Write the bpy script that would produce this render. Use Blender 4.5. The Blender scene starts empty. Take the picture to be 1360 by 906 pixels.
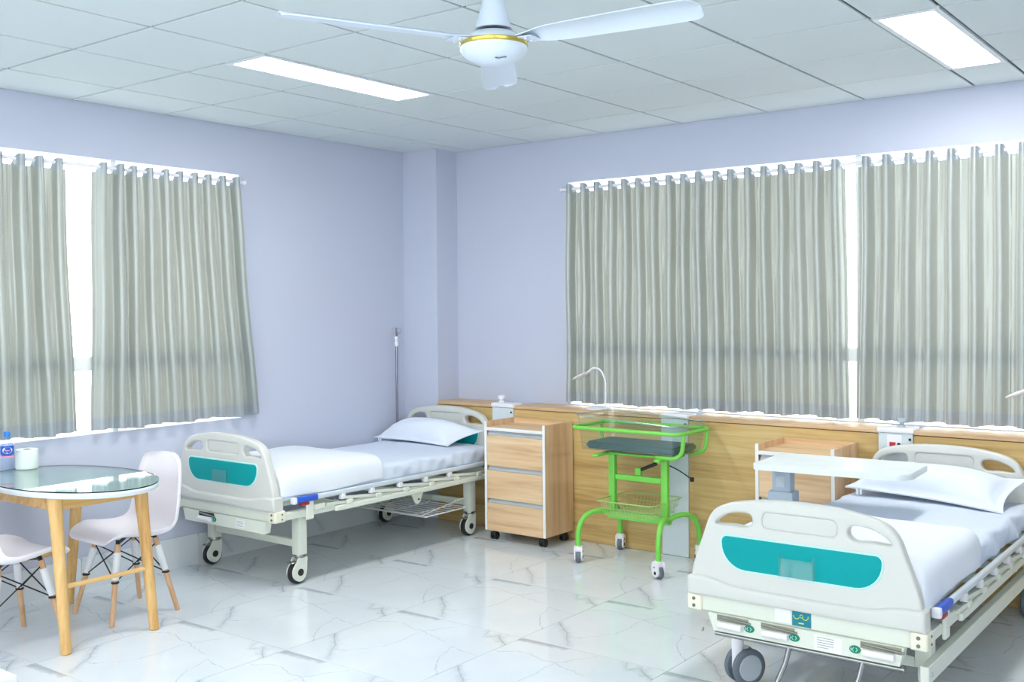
import bpy, bmesh, math, random
from mathutils import Vector, Matrix
random.seed(7)
S = bpy.context.scene
COL = S.collection
PI = math.pi

# ------------------------------------------------------------------ camera, world, exposure
F_PX, YAW, Y0, ROLL = 1388.0, 0.6515, 406.5, -0.0092
cam_d = bpy.data.cameras.new('camera')
cam = bpy.data.objects.new('camera', cam_d)
COL.objects.link(cam)
fw = Vector((-math.sin(YAW), math.cos(YAW), 0)); rt = Vector((math.cos(YAW), math.sin(YAW), 0)); up = Vector((0, 0, 1))
cx = rt * math.cos(ROLL) + up * math.sin(ROLL)
cy = up * math.cos(ROLL) - rt * math.sin(ROLL)
m = Matrix.Identity(4)
for i in range(3):
    m[i][0], m[i][1], m[i][2] = cx[i], cy[i], -fw[i]
m.translation = Vector((5.51, -6.097, 1.58))
cam.matrix_world = m
cam_d.sensor_width = 36.0
cam_d.lens = 36.0 * F_PX / 1360.0
cam_d.shift_y = -(453.0 - Y0) / 1360.0
cam_d.clip_start = 0.05
S.camera = cam

SKY = 3.8            # overcast sky outside the windows
LAMP = 31.0          # ceiling light diffusers
EXPOSURE = 0.17
world = bpy.data.worlds.new('overcast_sky'); S.world = world
world.use_nodes = True
bg = world.node_tree.nodes['Background']
bg.inputs['Color'].default_value = (1.0, 1.0, 1.0, 1)
bg.inputs['Strength'].default_value = SKY
S.view_settings.view_transform = 'Standard'
S.view_settings.look = 'None'
S.view_settings.exposure = EXPOSURE
S.view_settings.gamma = 1.0
S.view_settings.use_curve_mapping = False

# ------------------------------------------------------------------ materials
def lin(c):
    return tuple((v / 255 / 12.92) if v / 255 <= 0.04045 else ((v / 255 + 0.055) / 1.055) ** 2.4 for v in c)

class N:
    """tiny node-tree helper"""
    def __init__(s, name):
        s.m = bpy.data.materials.new(name); s.m.use_nodes = True
        s.t = s.m.node_tree; s.n = s.t.nodes
        s.b = s.n['Principled BSDF']; s.out = s.n['Material Output']
    def add(s, typ, **kw):
        n = s.n.new(typ)
        for k, v in kw.items():
            setattr(n, k, v)
        return n
    def link(s, a, b):
        s.t.links.new(a, b)
    def math(s, op, a, b=None, c=None, clamp=False):
        n = s.add('ShaderNodeMath', operation=op, use_clamp=clamp)
        for i, v in enumerate((a, b, c)):
            if v is None: continue
            if isinstance(v, (int, float)): n.inputs[i].default_value = v
            else: s.link(v, n.inputs[i])
        return n.outputs[0]
    def coord(s, kind='Object', scale=(1, 1, 1), rot=(0, 0, 0)):
        tc = s.add('ShaderNodeTexCoord'); mp = s.add('ShaderNodeMapping')
        mp.inputs['Scale'].default_value = scale; mp.inputs['Rotation'].default_value = rot
        s.link(tc.outputs[kind], mp.inputs['Vector'])
        return mp.outputs[0]
    def noise(s, vec, scale, detail=3, rough=0.5, dist=0):
        n = s.add('ShaderNodeTexNoise'); n.inputs['Scale'].default_value = scale
        n.inputs['Detail'].default_value = detail; n.inputs['Roughness'].default_value = rough
        n.inputs['Distortion'].default_value = dist
        s.link(vec, n.inputs['Vector'])
        return n
    def ramp(s, fac, stops):
        r = s.add('ShaderNodeValToRGB'); cr = r.color_ramp
        while len(cr.elements) > 1: cr.elements.remove(cr.elements[-1])
        cr.elements[0].position = stops[0][0]; cr.elements[0].color = (*stops[0][1], 1)
        for p, c in stops[1:]:
            e = cr.elements.new(p); e.color = (*c, 1)
        s.link(fac, r.inputs[0])
        return r.outputs[0]
    def mix(s, fac, a, b):
        n = s.add('ShaderNodeMix', data_type='RGBA')
        for sock, v in ((n.inputs[0], fac), (n.inputs[6], a), (n.inputs[7], b)):
            if isinstance(v, (int, float)): sock.default_value = v
            elif isinstance(v, tuple): sock.default_value = (*v, 1)
            else: s.link(v, sock)
        return n.outputs[2]
    def bump(s, h, strength, dist=0.01):
        b = s.add('ShaderNodeBump'); b.inputs['Strength'].default_value = strength; b.inputs['Distance'].default_value = dist
        s.link(h, b.inputs['Height']); s.link(b.outputs[0], s.b.inputs['Normal'])

def plain(name, rgb, rough=0.45, metal=0.0, var=0.04, scale=6.0, bump=0.0, bscale=200.0, spec=0.5, coat=0.0):
    k = N(name); c = lin(rgb)
    v = k.coord()
    n = k.noise(v, scale, 3)
    lo = tuple(x * (1 - var) for x in c); hi = tuple(min(1, x * (1 + var)) for x in c)
    k.link(k.ramp(n.outputs[0], [(0.3, lo), (0.7, hi)]), k.b.inputs['Base Color'])
    k.b.inputs['Roughness'].default_value = rough; k.b.inputs['Metallic'].default_value = metal
    k.b.inputs['Specular IOR Level'].default_value = spec
    k.b.inputs['Coat Weight'].default_value = coat
    if bump:
        k.bump(k.noise(v, bscale, 2).outputs[0], bump, 0.002)
    return k.m

def wood(name, dark, mid, light, axis, rough=0.45, sc=1.0):
    """grain runs along axis (0,1,2)"""
    k = N(name)
    s1 = [14.0 * sc] * 3; s1[axis] = 0.9 * sc
    s2 = [60.0 * sc] * 3; s2[axis] = 2.0 * sc
    n1 = k.noise(k.coord(scale=s1), 1.0, 5, 0.6, 0.6)
    n2 = k.noise(k.coord(scale=s2), 1.0, 3, 0.6, 0.2)
    h = k.math('ADD', k.math('MULTIPLY', n1.outputs[0], 0.72), k.math('MULTIPLY', n2.outputs[0], 0.28))
    k.link(k.ramp(h, [(0.32, lin(dark)), (0.47, lin(mid)), (0.62, lin(light))]), k.b.inputs['Base Color'])
    k.b.inputs['Roughness'].default_value = rough
    k.bump(n2.outputs[0], 0.05, 0.002)
    return k.m

def clear(name, tint, gloss=0.12, rough=0.03):
    k = N(name)
    tr = k.add('ShaderNodeBsdfTransparent'); tr.inputs[0].default_value = (*tint, 1)
    gl = k.add('ShaderNodeBsdfGlossy'); gl.inputs['Roughness'].default_value = rough
    fr = k.add('ShaderNodeLayerWeight'); fr.inputs[0].default_value = 0.5
    n = k.noise(k.coord(), 3.0, 2)
    f = k.math('MULTIPLY_ADD', k.math('POWER', fr.outputs['Facing'], 4.0), 0.6, k.math('MULTIPLY', n.outputs[0], gloss), clamp=True)
    mx = k.add('ShaderNodeMixShader'); k.link(f, mx.inputs[0]); k.link(tr.outputs[0], mx.inputs[1]); k.link(gl.outputs[0], mx.inputs[2])
    k.link(mx.outputs[0], k.out.inputs[0])
    return k.m

def glow(name, rgb, strength):
    k = N(name)
    e = k.add('ShaderNodeEmission'); e.inputs[0].default_value = (*rgb, 1); e.inputs[1].default_value = strength
    k.link(e.outputs[0], k.out.inputs[0])
    return k.m

def fabric_curtain(name, front, back, tr_w):
    k = N(name)
    v = k.coord()
    w = k.add('ShaderNodeTexWave', wave_type='BANDS', bands_direction='X'); w.inputs['Scale'].default_value = 9
    w.inputs['Distortion'].default_value = 6; w.inputs['Detail'].default_value = 2; w.inputs['Detail Scale'].default_value = 2.5
    k.link(k.coord(scale=(1, 1, 0.8)), w.inputs['Vector'])
    n = k.noise(v, 3.0, 3)
    f = k.mix(n.outputs[0], tuple(x * 0.93 for x in lin(front)), lin(front))
    k.link(f, k.b.inputs['Base Color']); k.b.inputs['Roughness'].default_value = 0.34; k.b.inputs['Metallic'].default_value = 0.4
    k.b.inputs['Sheen Weight'].default_value = 0.6
    k.b.inputs['Specular IOR Level'].default_value = 0.6
    k.bump(w.outputs[0], 0.025, 0.003)
    t = k.add('ShaderNodeBsdfTranslucent')
    k.link(k.mix(k.math('MULTIPLY', w.outputs[0], 0.04), lin(back), tuple(x * 0.7 for x in lin(back))), t.inputs[0])
    mx = k.add('ShaderNodeMixShader'); mx.inputs[0].default_value = tr_w
    k.link(k.b.outputs[0], mx.inputs[1]); k.link(t.outputs[0], mx.inputs[2]); k.link(mx.outputs[0], k.out.inputs[0])
    return k.m

def marble(name, glossy=0.075):
    """porcelain tile: one printed vein pattern, repeated by every tile (object origin = tile corner, tile = 0.78 m)"""
    k = N(name)
    tc = k.add('ShaderNodeTexCoord')
    big = k.noise(tc.outputs['Object'], 9.0, 4, 0.6)
    sub = k.add('ShaderNodeVectorMath', operation='SUBTRACT'); k.link(big.outputs['Color'], sub.inputs[0]); sub.inputs[1].default_value = (0.5, 0.5, 0.5)
    scl = k.add('ShaderNodeVectorMath', operation='SCALE'); k.link(sub.outputs[0], scl.inputs[0]); scl.inputs['Scale'].default_value = 0.085
    s78 = k.add('ShaderNodeVectorMath', operation='SCALE'); k.link(tc.outputs['Object'], s78.inputs[0]); s78.inputs['Scale'].default_value = 1 / 0.78
    add = k.add('ShaderNodeVectorMath', operation='ADD'); k.link(s78.outputs[0], add.inputs[0]); k.link(scl.outputs[0], add.inputs[1])
    sep = k.add('ShaderNodeSeparateXYZ'); k.link(add.outputs[0], sep.inputs[0])
    px, py = sep.outputs[0], sep.outputs[1]
    def seg(a, b):
        dx, dy = b[0] - a[0], b[1] - a[1]; L2 = dx * dx + dy * dy
        qx = k.math('SUBTRACT', px, a[0]); qy = k.math('SUBTRACT', py, a[1])
        t = k.math('MULTIPLY_ADD', qx, dx / L2, k.math('MULTIPLY', qy, dy / L2), clamp=True)
        ex = k.math('MULTIPLY_ADD', t, -dx, qx); ey = k.math('MULTIPLY_ADD', t, -dy, qy)
        return k.math('SQRT', k.math('ADD', k.math('MULTIPLY', ex, ex), k.math('MULTIPLY', ey, ey)))
    def line(pts):
        d = None
        for a, b in zip(pts, pts[1:]):
            e = seg(a, b); d = e if d is None else k.math('MINIMUM', d, e)
        return d
    bold = k.math('MINIMUM', line([(0.0, 0.39), (0.13, 0.27), (0.3, 0.05)]), line([(0.74, 1.0), (0.81, 0.89), (0.86, 0.95), (1.0, 0.82)]))
    thin = k.math('MINIMUM', line([(0.22, 0.18), (0.31, 0.21), (0.42, 0.38), (0.43, 0.6), (0.42, 0.76), (0.56, 0.97)]),
                  line([(0.0, 0.71), (0.2, 0.79), (0.44, 0.73), (0.66, 0.67)]))
    thin = k.math('MINIMUM', thin, line([(1.0, 0.2), (0.81, 0.45), (0.76, 0.62), (0.98, 0.57)]))
    wedge = line([(0.0, 0.965), (0.14, 0.985), (0.32, 1.0)])
    fine = k.noise(tc.outputs['Object'], 26.0, 4, 0.65)
    wv = k.math('MULTIPLY_ADD', fine.outputs[0], 0.012, 0.002)
    wv2 = k.math('MULTIPLY_ADD', fine.outputs[0], 0.007, 0.0006)
    m1 = k.math('SUBTRACT', 1.0, k.math('DIVIDE', bold, wv, clamp=True), clamp=True)
    m2 = k.math('SUBTRACT', 1.0, k.math('DIVIDE', thin, wv2, clamp=True), clamp=True)
    m3 = k.math('SUBTRACT', 1.0, k.math('DIVIDE', wedge, k.math('MULTIPLY_ADD', fine.outputs[0], 0.075, 0.006), clamp=True), clamp=True)
    # feathery grey smears beside the bold veins
    m4 = k.math('SUBTRACT', 1.0, k.math('DIVIDE', bold, k.math('MULTIPLY_ADD', fine.outputs[0], 0.20, -0.055), clamp=True), clamp=True)
    clouds = k.noise(tc.outputs['Object'], 2.2, 4, 0.6)
    mod = k.math('MULTIPLY_ADD', k.noise(tc.outputs['Object'], 5.0, 3).outputs[0], 2.2, -0.55, clamp=True)
    tot = k.math('MULTIPLY', k.math('MULTIPLY', m1, mod), 0.8)
    tot = k.math('MAXIMUM', tot, k.math('MULTIPLY', k.math('MULTIPLY', m2, mod), 0.7))
    tot = k.math('MAXIMUM', tot, k.math('MULTIPLY', k.math('POWER', m3, 0.6), 0.5))
    tot = k.math('MAXIMUM', tot, k.math('MULTIPLY', k.math('MULTIPLY', m4, mod), 0.34))
    base = k.ramp(clouds.outputs[0], [(0.3, lin((215, 223, 229))), (0.7, lin((225, 232, 237)))])
    k.link(k.mix(tot, base, lin((96, 112, 126))), k.b.inputs['Base Color'])
    k.b.inputs['Roughness'].default_value = glossy
    k.b.inputs['Specular IOR Level'].default_value = 0.55
    return k.m

M = dict(
    wall=plain('lavender_paint', (198, 204, 222), 0.75, var=0.012, scale=1.5, bump=0.02, bscale=90, spec=0.25),
    ceil=plain('ceiling_board', (214, 223, 226), 0.8, var=0.015, scale=2.0, bump=0.04, bscale=160, spec=0.2),
    grid=plain('grid_shadow_gap', (84, 96, 104), 0.7),
    grout=plain('floor_grout', (120, 128, 134), 0.7),
    marble=marble('marble_tile'),
    frame_w=plain('window_frame_white', (236, 238, 238), 0.4),
    lampframe=plain('light_housing', (226, 233, 238), 0.5),
    diffuser=glow('light_diffuser', (1.0, 0.99, 0.965), LAMP),
    pane=clear('window_glass', (0.97, 0.985, 0.98), 0.02),
    cur=fabric_curtain('curtain_cloth', (164, 173, 172), (172, 166, 142), 0.115),
    cur2=fabric_curtain('curtain_band', (158, 168, 174), (150, 152, 156), 0.10),
    oak=wood('oak_panel', (168, 136, 82), (198, 166, 106), (214, 188, 130), 0),
    oakled=wood('oak_ledge', (186, 150, 112), (206, 172, 132), (220, 190, 152), 0),
    cab=wood('cabinet_oak', (198, 158, 116), (224, 190, 148), (236, 208, 170), 0, sc=0.9),
    cabside=wood('cabinet_oak_upright', (196, 154, 114), (218, 180, 140), (230, 198, 162), 2, sc=0.8),
    beech=wood('pale_beech', (196, 146, 84), (222, 178, 112), (236, 198, 136), 2, sc=1.2),
    dowel=wood('dowel_beech', (190, 146, 108), (212, 170, 130), (226, 190, 152), 2, sc=1.5),
    white_edge=plain('white_edging', (238, 240, 238), 0.4),
    alu=plain('satin_aluminium', (196, 204, 208), 0.35, 0.35),
    black=plain('black_rubber', (34, 36, 38), 0.55),
    blackw=plain('black_wire', (24, 24, 28), 0.4),
    abs=plain('bed_board_plastic', (211, 213, 208), 0.32, var=0.01, spec=0.5),
    steel_w=plain('cream_painted_steel', (222, 228, 216), 0.38, var=0.015),
    cream=plain('cream_bracket', (236, 234, 214), 0.4),
    teal=plain('teal_panel', (0, 157, 159), 0.5, var=0.02, spec=0.2),
    tealrim=plain('teal_panel_rim', (190, 238, 236), 0.3),
    acryl=clear('clear_acrylic', (0.93, 0.965, 0.955), 0.16),
    acryl_t=clear('clear_holder', (0.955, 0.995, 0.99), 0.14),
    screw=plain('bracket_screw', (120, 124, 116), 0.4, 0.5),
    acryl_rim=clear('acrylic_edge', (0.92, 0.96, 0.955), 0.75, 0.25),
    sheet=plain('white_cotton_sheet', (222, 232, 248), 0.85, var=0.01, bump=0.05, bscale=60, spec=0.1),
    quilt=plain('white_quilt', (236, 242, 250), 0.85, var=0.01, bump=0.04, bscale=50, spec=0.1),
    pillow=plain('white_pillowcase', (230, 238, 250), 0.85, var=0.01, bump=0.05, bscale=70, spec=0.1),
    blue=plain('blue_grip', (44, 92, 205), 0.4),
    red=plain('red_trigger', (170, 40, 44), 0.4),
    tube=plain('white_rail_tube', (214, 226, 236), 0.28, 0.15),
    chrome=plain('chrome', (160, 162, 160), 0.16, 1.0, var=0.01),
    steel=plain('stainless_pole', (150, 150, 160), 0.25, 1.0, var=0.02),
    grey=plain('grey_wheel', (104, 114, 126), 0.5),
    greyl=plain('light_grey_plastic', (180, 190, 200), 0.4),
    greyc=plain('column_grey_plastic', (164, 180, 194), 0.4),
    green=plain('lime_green_paint', (122, 212, 84), 0.3, var=0.02),
    greenlogo=plain('green_badge', (0, 132, 96), 0.35),
    greenwire=plain('pale_green_wire', (172, 206, 128), 0.4),
    tealsheet=plain('dark_teal_mattress', (60, 98, 100), 0.6, bump=0.05, bscale=50),
    white=plain('white_plastic', (240, 240, 246), 0.3, var=0.01),
    fanw=plain('fan_enamel', (216, 228, 242), 0.3, var=0.01),
    gold=plain('gold_band', (206, 186, 92), 0.25, 0.8),
    shell=plain('chair_shell', (246, 243, 250), 0.32, var=0.01),
    sleeve=plain('white_leg_sleeve', (232, 236, 240), 0.4),
    topw=plain('white_table_board', (230, 238, 240), 0.35),
    glassedge=plain('dark_glass_edge', (14, 40, 48), 0.15),
    paper=plain('tissue_paper', (226, 234, 228), 0.9, bump=0.08, bscale=80),
    dark=plain('dark_hollow', (52, 56, 56), 0.7),
    water=clear('bottle_plastic', (0.86, 0.93, 1.0), 0.10),
    capblue=plain('blue_cap', (40, 132, 226), 0.35),
    labelblue=plain('blue_label', (34, 92, 190), 0.4),
    labelwhite=plain('white_label', (236, 240, 248), 0.4),
    pink=plain('pink_stripe', (226, 150, 190), 0.4),
    socket=plain('red_socket', (186, 44, 48), 0.4),
    postw=plain('pale_grey_panel', (214, 226, 232), 0.4),
    yellow=plain('yellow_print', (224, 226, 70), 0.4),
    tealdk=plain('teal_sticker', (0, 128, 146), 0.35),
    basew=plain('white_platform', (236, 240, 242), 0.4),
    brass=plain('brass_fitting', (206, 176, 130), 0.3, 0.7),
)

# glass sheet on the table: mostly mirror at grazing angles
def table_glass():
    k = N('table_glass')
    tr = k.add('ShaderNodeBsdfTransparent'); tr.inputs[0].default_value = (0.90, 0.965, 0.955, 1)
    gl = k.add('ShaderNodeBsdfGlossy'); gl.inputs['Roughness'].default_value = 0.02
    fr = k.add('ShaderNodeLayerWeight'); fr.inputs[0].default_value = 0.5
    n = k.noise(k.coord(), 2.0, 2)
    f = k.math('MULTIPLY_ADD', k.math('POWER', fr.outputs['Facing'], 5.0), 0.9, k.math('MULTIPLY_ADD', n.outputs[0], 0.02, 0.05), clamp=True)
    mx = k.add('ShaderNodeMixShader'); k.link(f, mx.inputs[0]); k.link(tr.outputs[0], mx.inputs[1]); k.link(gl.outputs[0], mx.inputs[2])
    k.link(mx.outputs[0], k.out.inputs[0])
    return k.m
M['tglass'] = table_glass()

# ------------------------------------------------------------------ mesh helpers
def B():
    return bmesh.new()

def box(bm, a, b, bev=0.0, seg=2, mat=None):
    """axis box from corner a to corner b"""
    t = bmesh.new()
    bmesh.ops.create_cube(t, size=1)
    for v in t.verts:
        v.co = Vector([(a[i] + b[i]) / 2 + v.co[i] * (b[i] - a[i]) for i in range(3)])
    if bev:
        bmesh.ops.bevel(t, geom=t.edges[:], offset=bev, segments=seg, profile=0.6, affect='EDGES')
    merge(bm, t, mat)

def merge(bm, t, mat=None):
    if mat is not None:
        bmesh.ops.transform(t, matrix=mat, verts=t.verts)
    me = bpy.data.meshes.new('tmp'); t.to_mesh(me); t.free()
    bm.from_mesh(me); bpy.data.meshes.remove(me)

def tube(bm, pts, r, n=10, closed=False, r2=None):
    pts = [Vector(p) for p in pts]
    L = len(pts); rings = []
    ref = None
    for i, p in enumerate(pts):
        if closed: d = pts[(i + 1) % L] - pts[i - 1]
        elif i == 0: d = pts[1] - p
        elif i == L - 1: d = p - pts[-2]
        else: d = (pts[i + 1] - p).normalized() + (p - pts[i - 1]).normalized()
        d.normalize()
        if ref is None:
            ref = Vector((0, 0, 1)) if abs(d.z) < 0.9 else Vector((1, 0, 0))
        u = (ref - d * ref.dot(d)).normalized(); w = d.cross(u); ref = u
        rr = r if r2 is None else r + (r2 - r) * i / (L - 1)
        rings.append([bm.verts.new(p + (u * math.cos(2 * PI * k / n) + w * math.sin(2 * PI * k / n)) * rr) for k in range(n)])
    R = L if closed else L - 1
    for i in range(R):
        a, b = rings[i], rings[(i + 1) % L]
        for k in range(n):
            bm.faces.new((a[k], a[(k + 1) % n], b[(k + 1) % n], b[k]))
    if not closed:
        bm.faces.new(rings[0][::-1]); bm.faces.new(rings[-1])

def bar(bm, p, q, w, h, upv=(0, 0, 1)):
    """rectangular bar from p to q, w across, h along upv"""
    p, q = Vector(p), Vector(q); d = (q - p).normalized()
    u = Vector(upv); u = (u - d * u.dot(d)).normalized(); s = d.cross(u)
    vs = [[bm.verts.new(c + s * w / 2 * a + u * h / 2 * b) for a, b in ((-1, -1), (1, -1), (1, 1), (-1, 1))] for c in (p, q)]
    for i in range(4):
        bm.faces.new((vs[0][i], vs[0][(i + 1) % 4], vs[1][(i + 1) % 4], vs[1][i]))
    bm.faces.new(vs[0][::-1]); bm.faces.new(vs[1])

def lathe(bm, prof, n=32, c=(0, 0, 0), axis='z'):
    """prof = [(radius, height)...] closed at both ends with caps when radius > 0"""
    rings = []
    for r, h in prof:
        ring = []
        for k in range(n):
            a = 2 * PI * k / n
            x, y = r * math.cos(a), r * math.sin(a)
            v = (x, y, h) if axis == 'z' else ((h, x, y) if axis == 'x' else (y, h, x))
            ring.append(bm.verts.new((c[0] + v[0], c[1] + v[1], c[2] + v[2])))
        rings.append(ring)
    for a, b in zip(rings, rings[1:]):
        for k in range(n):
            bm.faces.new((a[k], a[(k + 1) % n], b[(k + 1) % n], b[k]))
    bm.faces.new(rings[0][::-1]); bm.faces.new(rings[-1])

def cyl(bm, p, q, r, n=16, r2=None):
    tube(bm, [p, q], r, n, r2=r if r2 is None else r2)

def prism(bm, poly, a, b, axis=1):
    """polygon in the plane normal to axis, extruded from a to b"""
    def mk(p, h):
        return (h, p[0], p[1]) if axis == 0 else ((p[0], h, p[1]) if axis == 1 else (p[0], p[1], h))
    A = [bm.verts.new(mk(p, a)) for p in poly]; Bv = [bm.verts.new(mk(p, b)) for p in poly]
    n = len(poly)
    for i in range(n):
        bm.faces.new((A[i], A[(i + 1) % n], Bv[(i + 1) % n], Bv[i]))
    bm.faces.new(A[::-1]); bm.faces.new(Bv)

def smooth_loop(pts, sub=6):
    """closed Catmull-Rom"""
    out = []; n = len(pts)
    for i in range(n):
        p0, p1, p2, p3 = (Vector((*pts[(i + j - 1) % n], 0)) for j in range(4))
        for s in range(sub):
            t = s / sub
            q = 0.5 * ((2 * p1) + (p2 - p0) * t + (2 * p0 - 5 * p1 + 4 * p2 - p3) * t * t + (3 * p1 - p0 - 3 * p2 + p3) * t ** 3)
            out.append((q.x, q.y))
    return out

def spline(pts, sub=6):
    """open Catmull-Rom in 3D"""
    P = [Vector(p) for p in pts]; P = [2 * P[0] - P[1]] + P + [2 * P[-1] - P[-2]]
    out = []
    for i in range(1, len(P) - 2):
        p0, p1, p2, p3 = P[i - 1:i + 3]
        for s in range(sub):
            t = s / sub
            out.append(0.5 * ((2 * p1) + (p2 - p0) * t + (2 * p0 - 5 * p1 + 4 * p2 - p3) * t * t + (3 * p1 - p0 - 3 * p2 + p3) * t ** 3))
    out.append(P[-2])
    return out

def round_rect(x0, x1, y0, y1, r, seg=5, radii=None):
    R = radii or (r, r, r, r)      # corners: (x1,y1) (x0,y1) (x0,y0) (x1,y0)
    out = []
    for (px, py, a0), rr in zip(((x1, y1, 0), (x0, y1, PI / 2), (x0, y0, PI), (x1, y0, 1.5 * PI)), R):
        ccx = px - rr if px == x1 else px + rr; ccy = py - rr if py == y1 else py + rr
        for s in range(seg + 1):
            a = a0 + PI / 2 * s / seg
            out.append((ccx + rr * math.cos(a), ccy + rr * math.sin(a)))
    return out

def plate(bm, outline, holes=(), thick=0.04, bev=0.01, y=0.0, res=3):
    """flat plate in the XZ plane with rounded edges and holes, centred on y"""
    cu = bpy.data.curves.new('tmp', 'CURVE'); cu.dimensions = '2D'; cu.fill_mode = 'BOTH'
    cu.extrude = max(thick / 2 - bev, 0.0005); cu.bevel_depth = bev; cu.bevel_resolution = res; cu.offset = -bev
    for lp in [outline, *holes]:
        sp = cu.splines.new('POLY'); sp.points.add(len(lp) - 1); sp.use_cyclic_u = True
        for q, (a, b) in zip(sp.points, lp): q.co = (a, b, 0, 1)
    o = bpy.data.objects.new('tmp', cu); COL.objects.link(o)
    dg = bpy.context.evaluated_depsgraph_get()
    me = bpy.data.meshes.new_from_object(o.evaluated_get(dg))
    me.transform(Matrix.Translation((0, y, 0)) @ Matrix.Rotation(PI / 2, 4, 'X'))
    bm.from_mesh(me)
    bpy.data.objects.remove(o); bpy.data.curves.remove(cu); bpy.data.meshes.remove(me)
    bmesh.ops.remove_doubles(bm, verts=bm.verts, dist=1e-5)

def grid(bm, nu, nv, fn, close_u=False):
    """surface patch fn(u,v) -> point, u,v in 0..1"""
    vs = [[bm.verts.new(fn(i / nu, j / nv)) for j in range(nv + 1)] for i in range(nu if close_u else nu + 1)]
    n = len(vs)
    for i in range(nu):
        for j in range(nv):
            a, b = vs[i], vs[(i + 1) % n]
            bm.faces.new((a[j], b[j], b[j + 1], a[j + 1]))
    return vs

def ob(name, bm, mat, parent=None, ang=38, loc=None, rot=None):
    if isinstance(bm, bpy.types.Mesh):
        me = bm
    else:
        bmesh.ops.recalc_face_normals(bm, faces=bm.faces)
        me = bpy.data.meshes.new(name); bm.to_mesh(me); bm.free()
        me.materials.append(mat)
        if ang:
            me.shade_smooth(); me.set_sharp_from_angle(angle=math.radians(ang))
    o = bpy.data.objects.new(name, me); COL.objects.link(o)
    if parent is not None: o.parent = parent
    if loc is not None: o.location = loc
    if rot is not None: o.rotation_euler = rot
    return o

def tag(o, label=None, cat=None, group=None, kind=None):
    if label: o['label'] = label
    if cat: o['category'] = cat
    if group: o['group'] = group
    if kind: o['kind'] = kind
    return o

def thing(name, label, cat, loc=(0, 0, 0), rz=0.0, group=None):
    o = bpy.data.objects.new(name, None); COL.objects.link(o)
    o.location = loc; o.rotation_euler = (0, 0, rz); o.empty_display_size = 0.1
    return tag(o, label, cat, group)

def dup(root, loc, rz=0.0, label=None):
    def cp(o, par):
        c = o.copy(); COL.objects.link(c); c.parent = par
        for ch in kids.get(o.name, ()): cp(ch, c)
        return c
    kids = {}
    def walk(o):
        kids[o.name] = [c for c in bpy.data.objects if c.parent is o]
        for c in kids[o.name]: walk(c)
    walk(root)
    r = cp(root, None)
    r.location = loc; r.rotation_euler = (0, 0, rz)
    if label: r['label'] = label
    return r

# ------------------------------------------------------------------ room shell
RX, RY, RZ = 7.2, -7.6, 2.76          # room: x 0..RX, y RY..0
T = 0.20
WL = (-4.45, -1.78, 0.872, 2.448)     # left window opening: y0, y1, z0, z1
WB = (1.37, 5.45, 0.885, 2.446)       # back window opening: x0, x1, z0, z1

def wall_with_hole(name, horizontal, lo, hi, hole):
    bm = B(); h0, h1, z0, z1 = hole
    LIP = 0.025                          # the inner lip of the wall covers the window frame, which sits in a wider rebate
    for e0, e1, g in ((0, LIP, 0.0), (LIP, T, 0.05)):
        def bx(a, b, za, zb):
            if horizontal: box(bm, (a, e0, za), (b, e1, zb))
            else: box(bm, (-e1, a, za), (-e0, b, zb))
        bx(lo, h0 - g, 0, RZ + 0.1); bx(h1 + g, hi, 0, RZ + 0.1); bx(h0 - g, h1 + g, 0, z0 - g); bx(h0 - g, h1 + g, z1 + g, RZ + 0.1)
    return tag(ob(name, bm, M['wall'], ang=0), 'lavender painted wall', kind='structure')
wall_left = wall_with_hole('wall_left', False, RY, T, WL)
wall_back = wall_with_hole('wall_back', True, 0, RX, WB)
FILL_R = (-6.9, -4.2, 0.75, 2.45)        # unseen opening added in the right wall for fill light: y0, y1, z0, z1
bm = B()
for a, b, za, zb in ((RY - T, FILL_R[0], 0, RZ + 0.1), (FILL_R[1], T, 0, RZ + 0.1), (FILL_R[0], FILL_R[1], 0, FILL_R[2]), (FILL_R[0], FILL_R[1], FILL_R[3], RZ + 0.1)): box(bm, (RX, a, za), (RX + T, b, zb))
tag(ob('wall_right', bm, M['wall'], ang=0), kind='structure')
FILL_F = (0.5, 6.7, 0.75, 2.45)          # opening added behind the camera, out of view, as sky fill: x0, x1, z0, z1
bm = B()
for a, b, za, zb in ((-T, FILL_F[0], 0, RZ + 0.1), (FILL_F[1], RX, 0, RZ + 0.1), (FILL_F[0], FILL_F[1], 0, FILL_F[2]), (FILL_F[0], FILL_F[1], FILL_F[3], RZ + 0.1)): box(bm, (a, RY - T, za), (b, RY, zb))
tag(ob('wall_front', bm, M['wall'], ang=0), kind='structure')
bm = B(); box(bm, (0, -0.235, 0), (0.34, 0, RZ)); tag(ob('column_corner', bm, M['wall'], ang=0), kind='structure')

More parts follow.
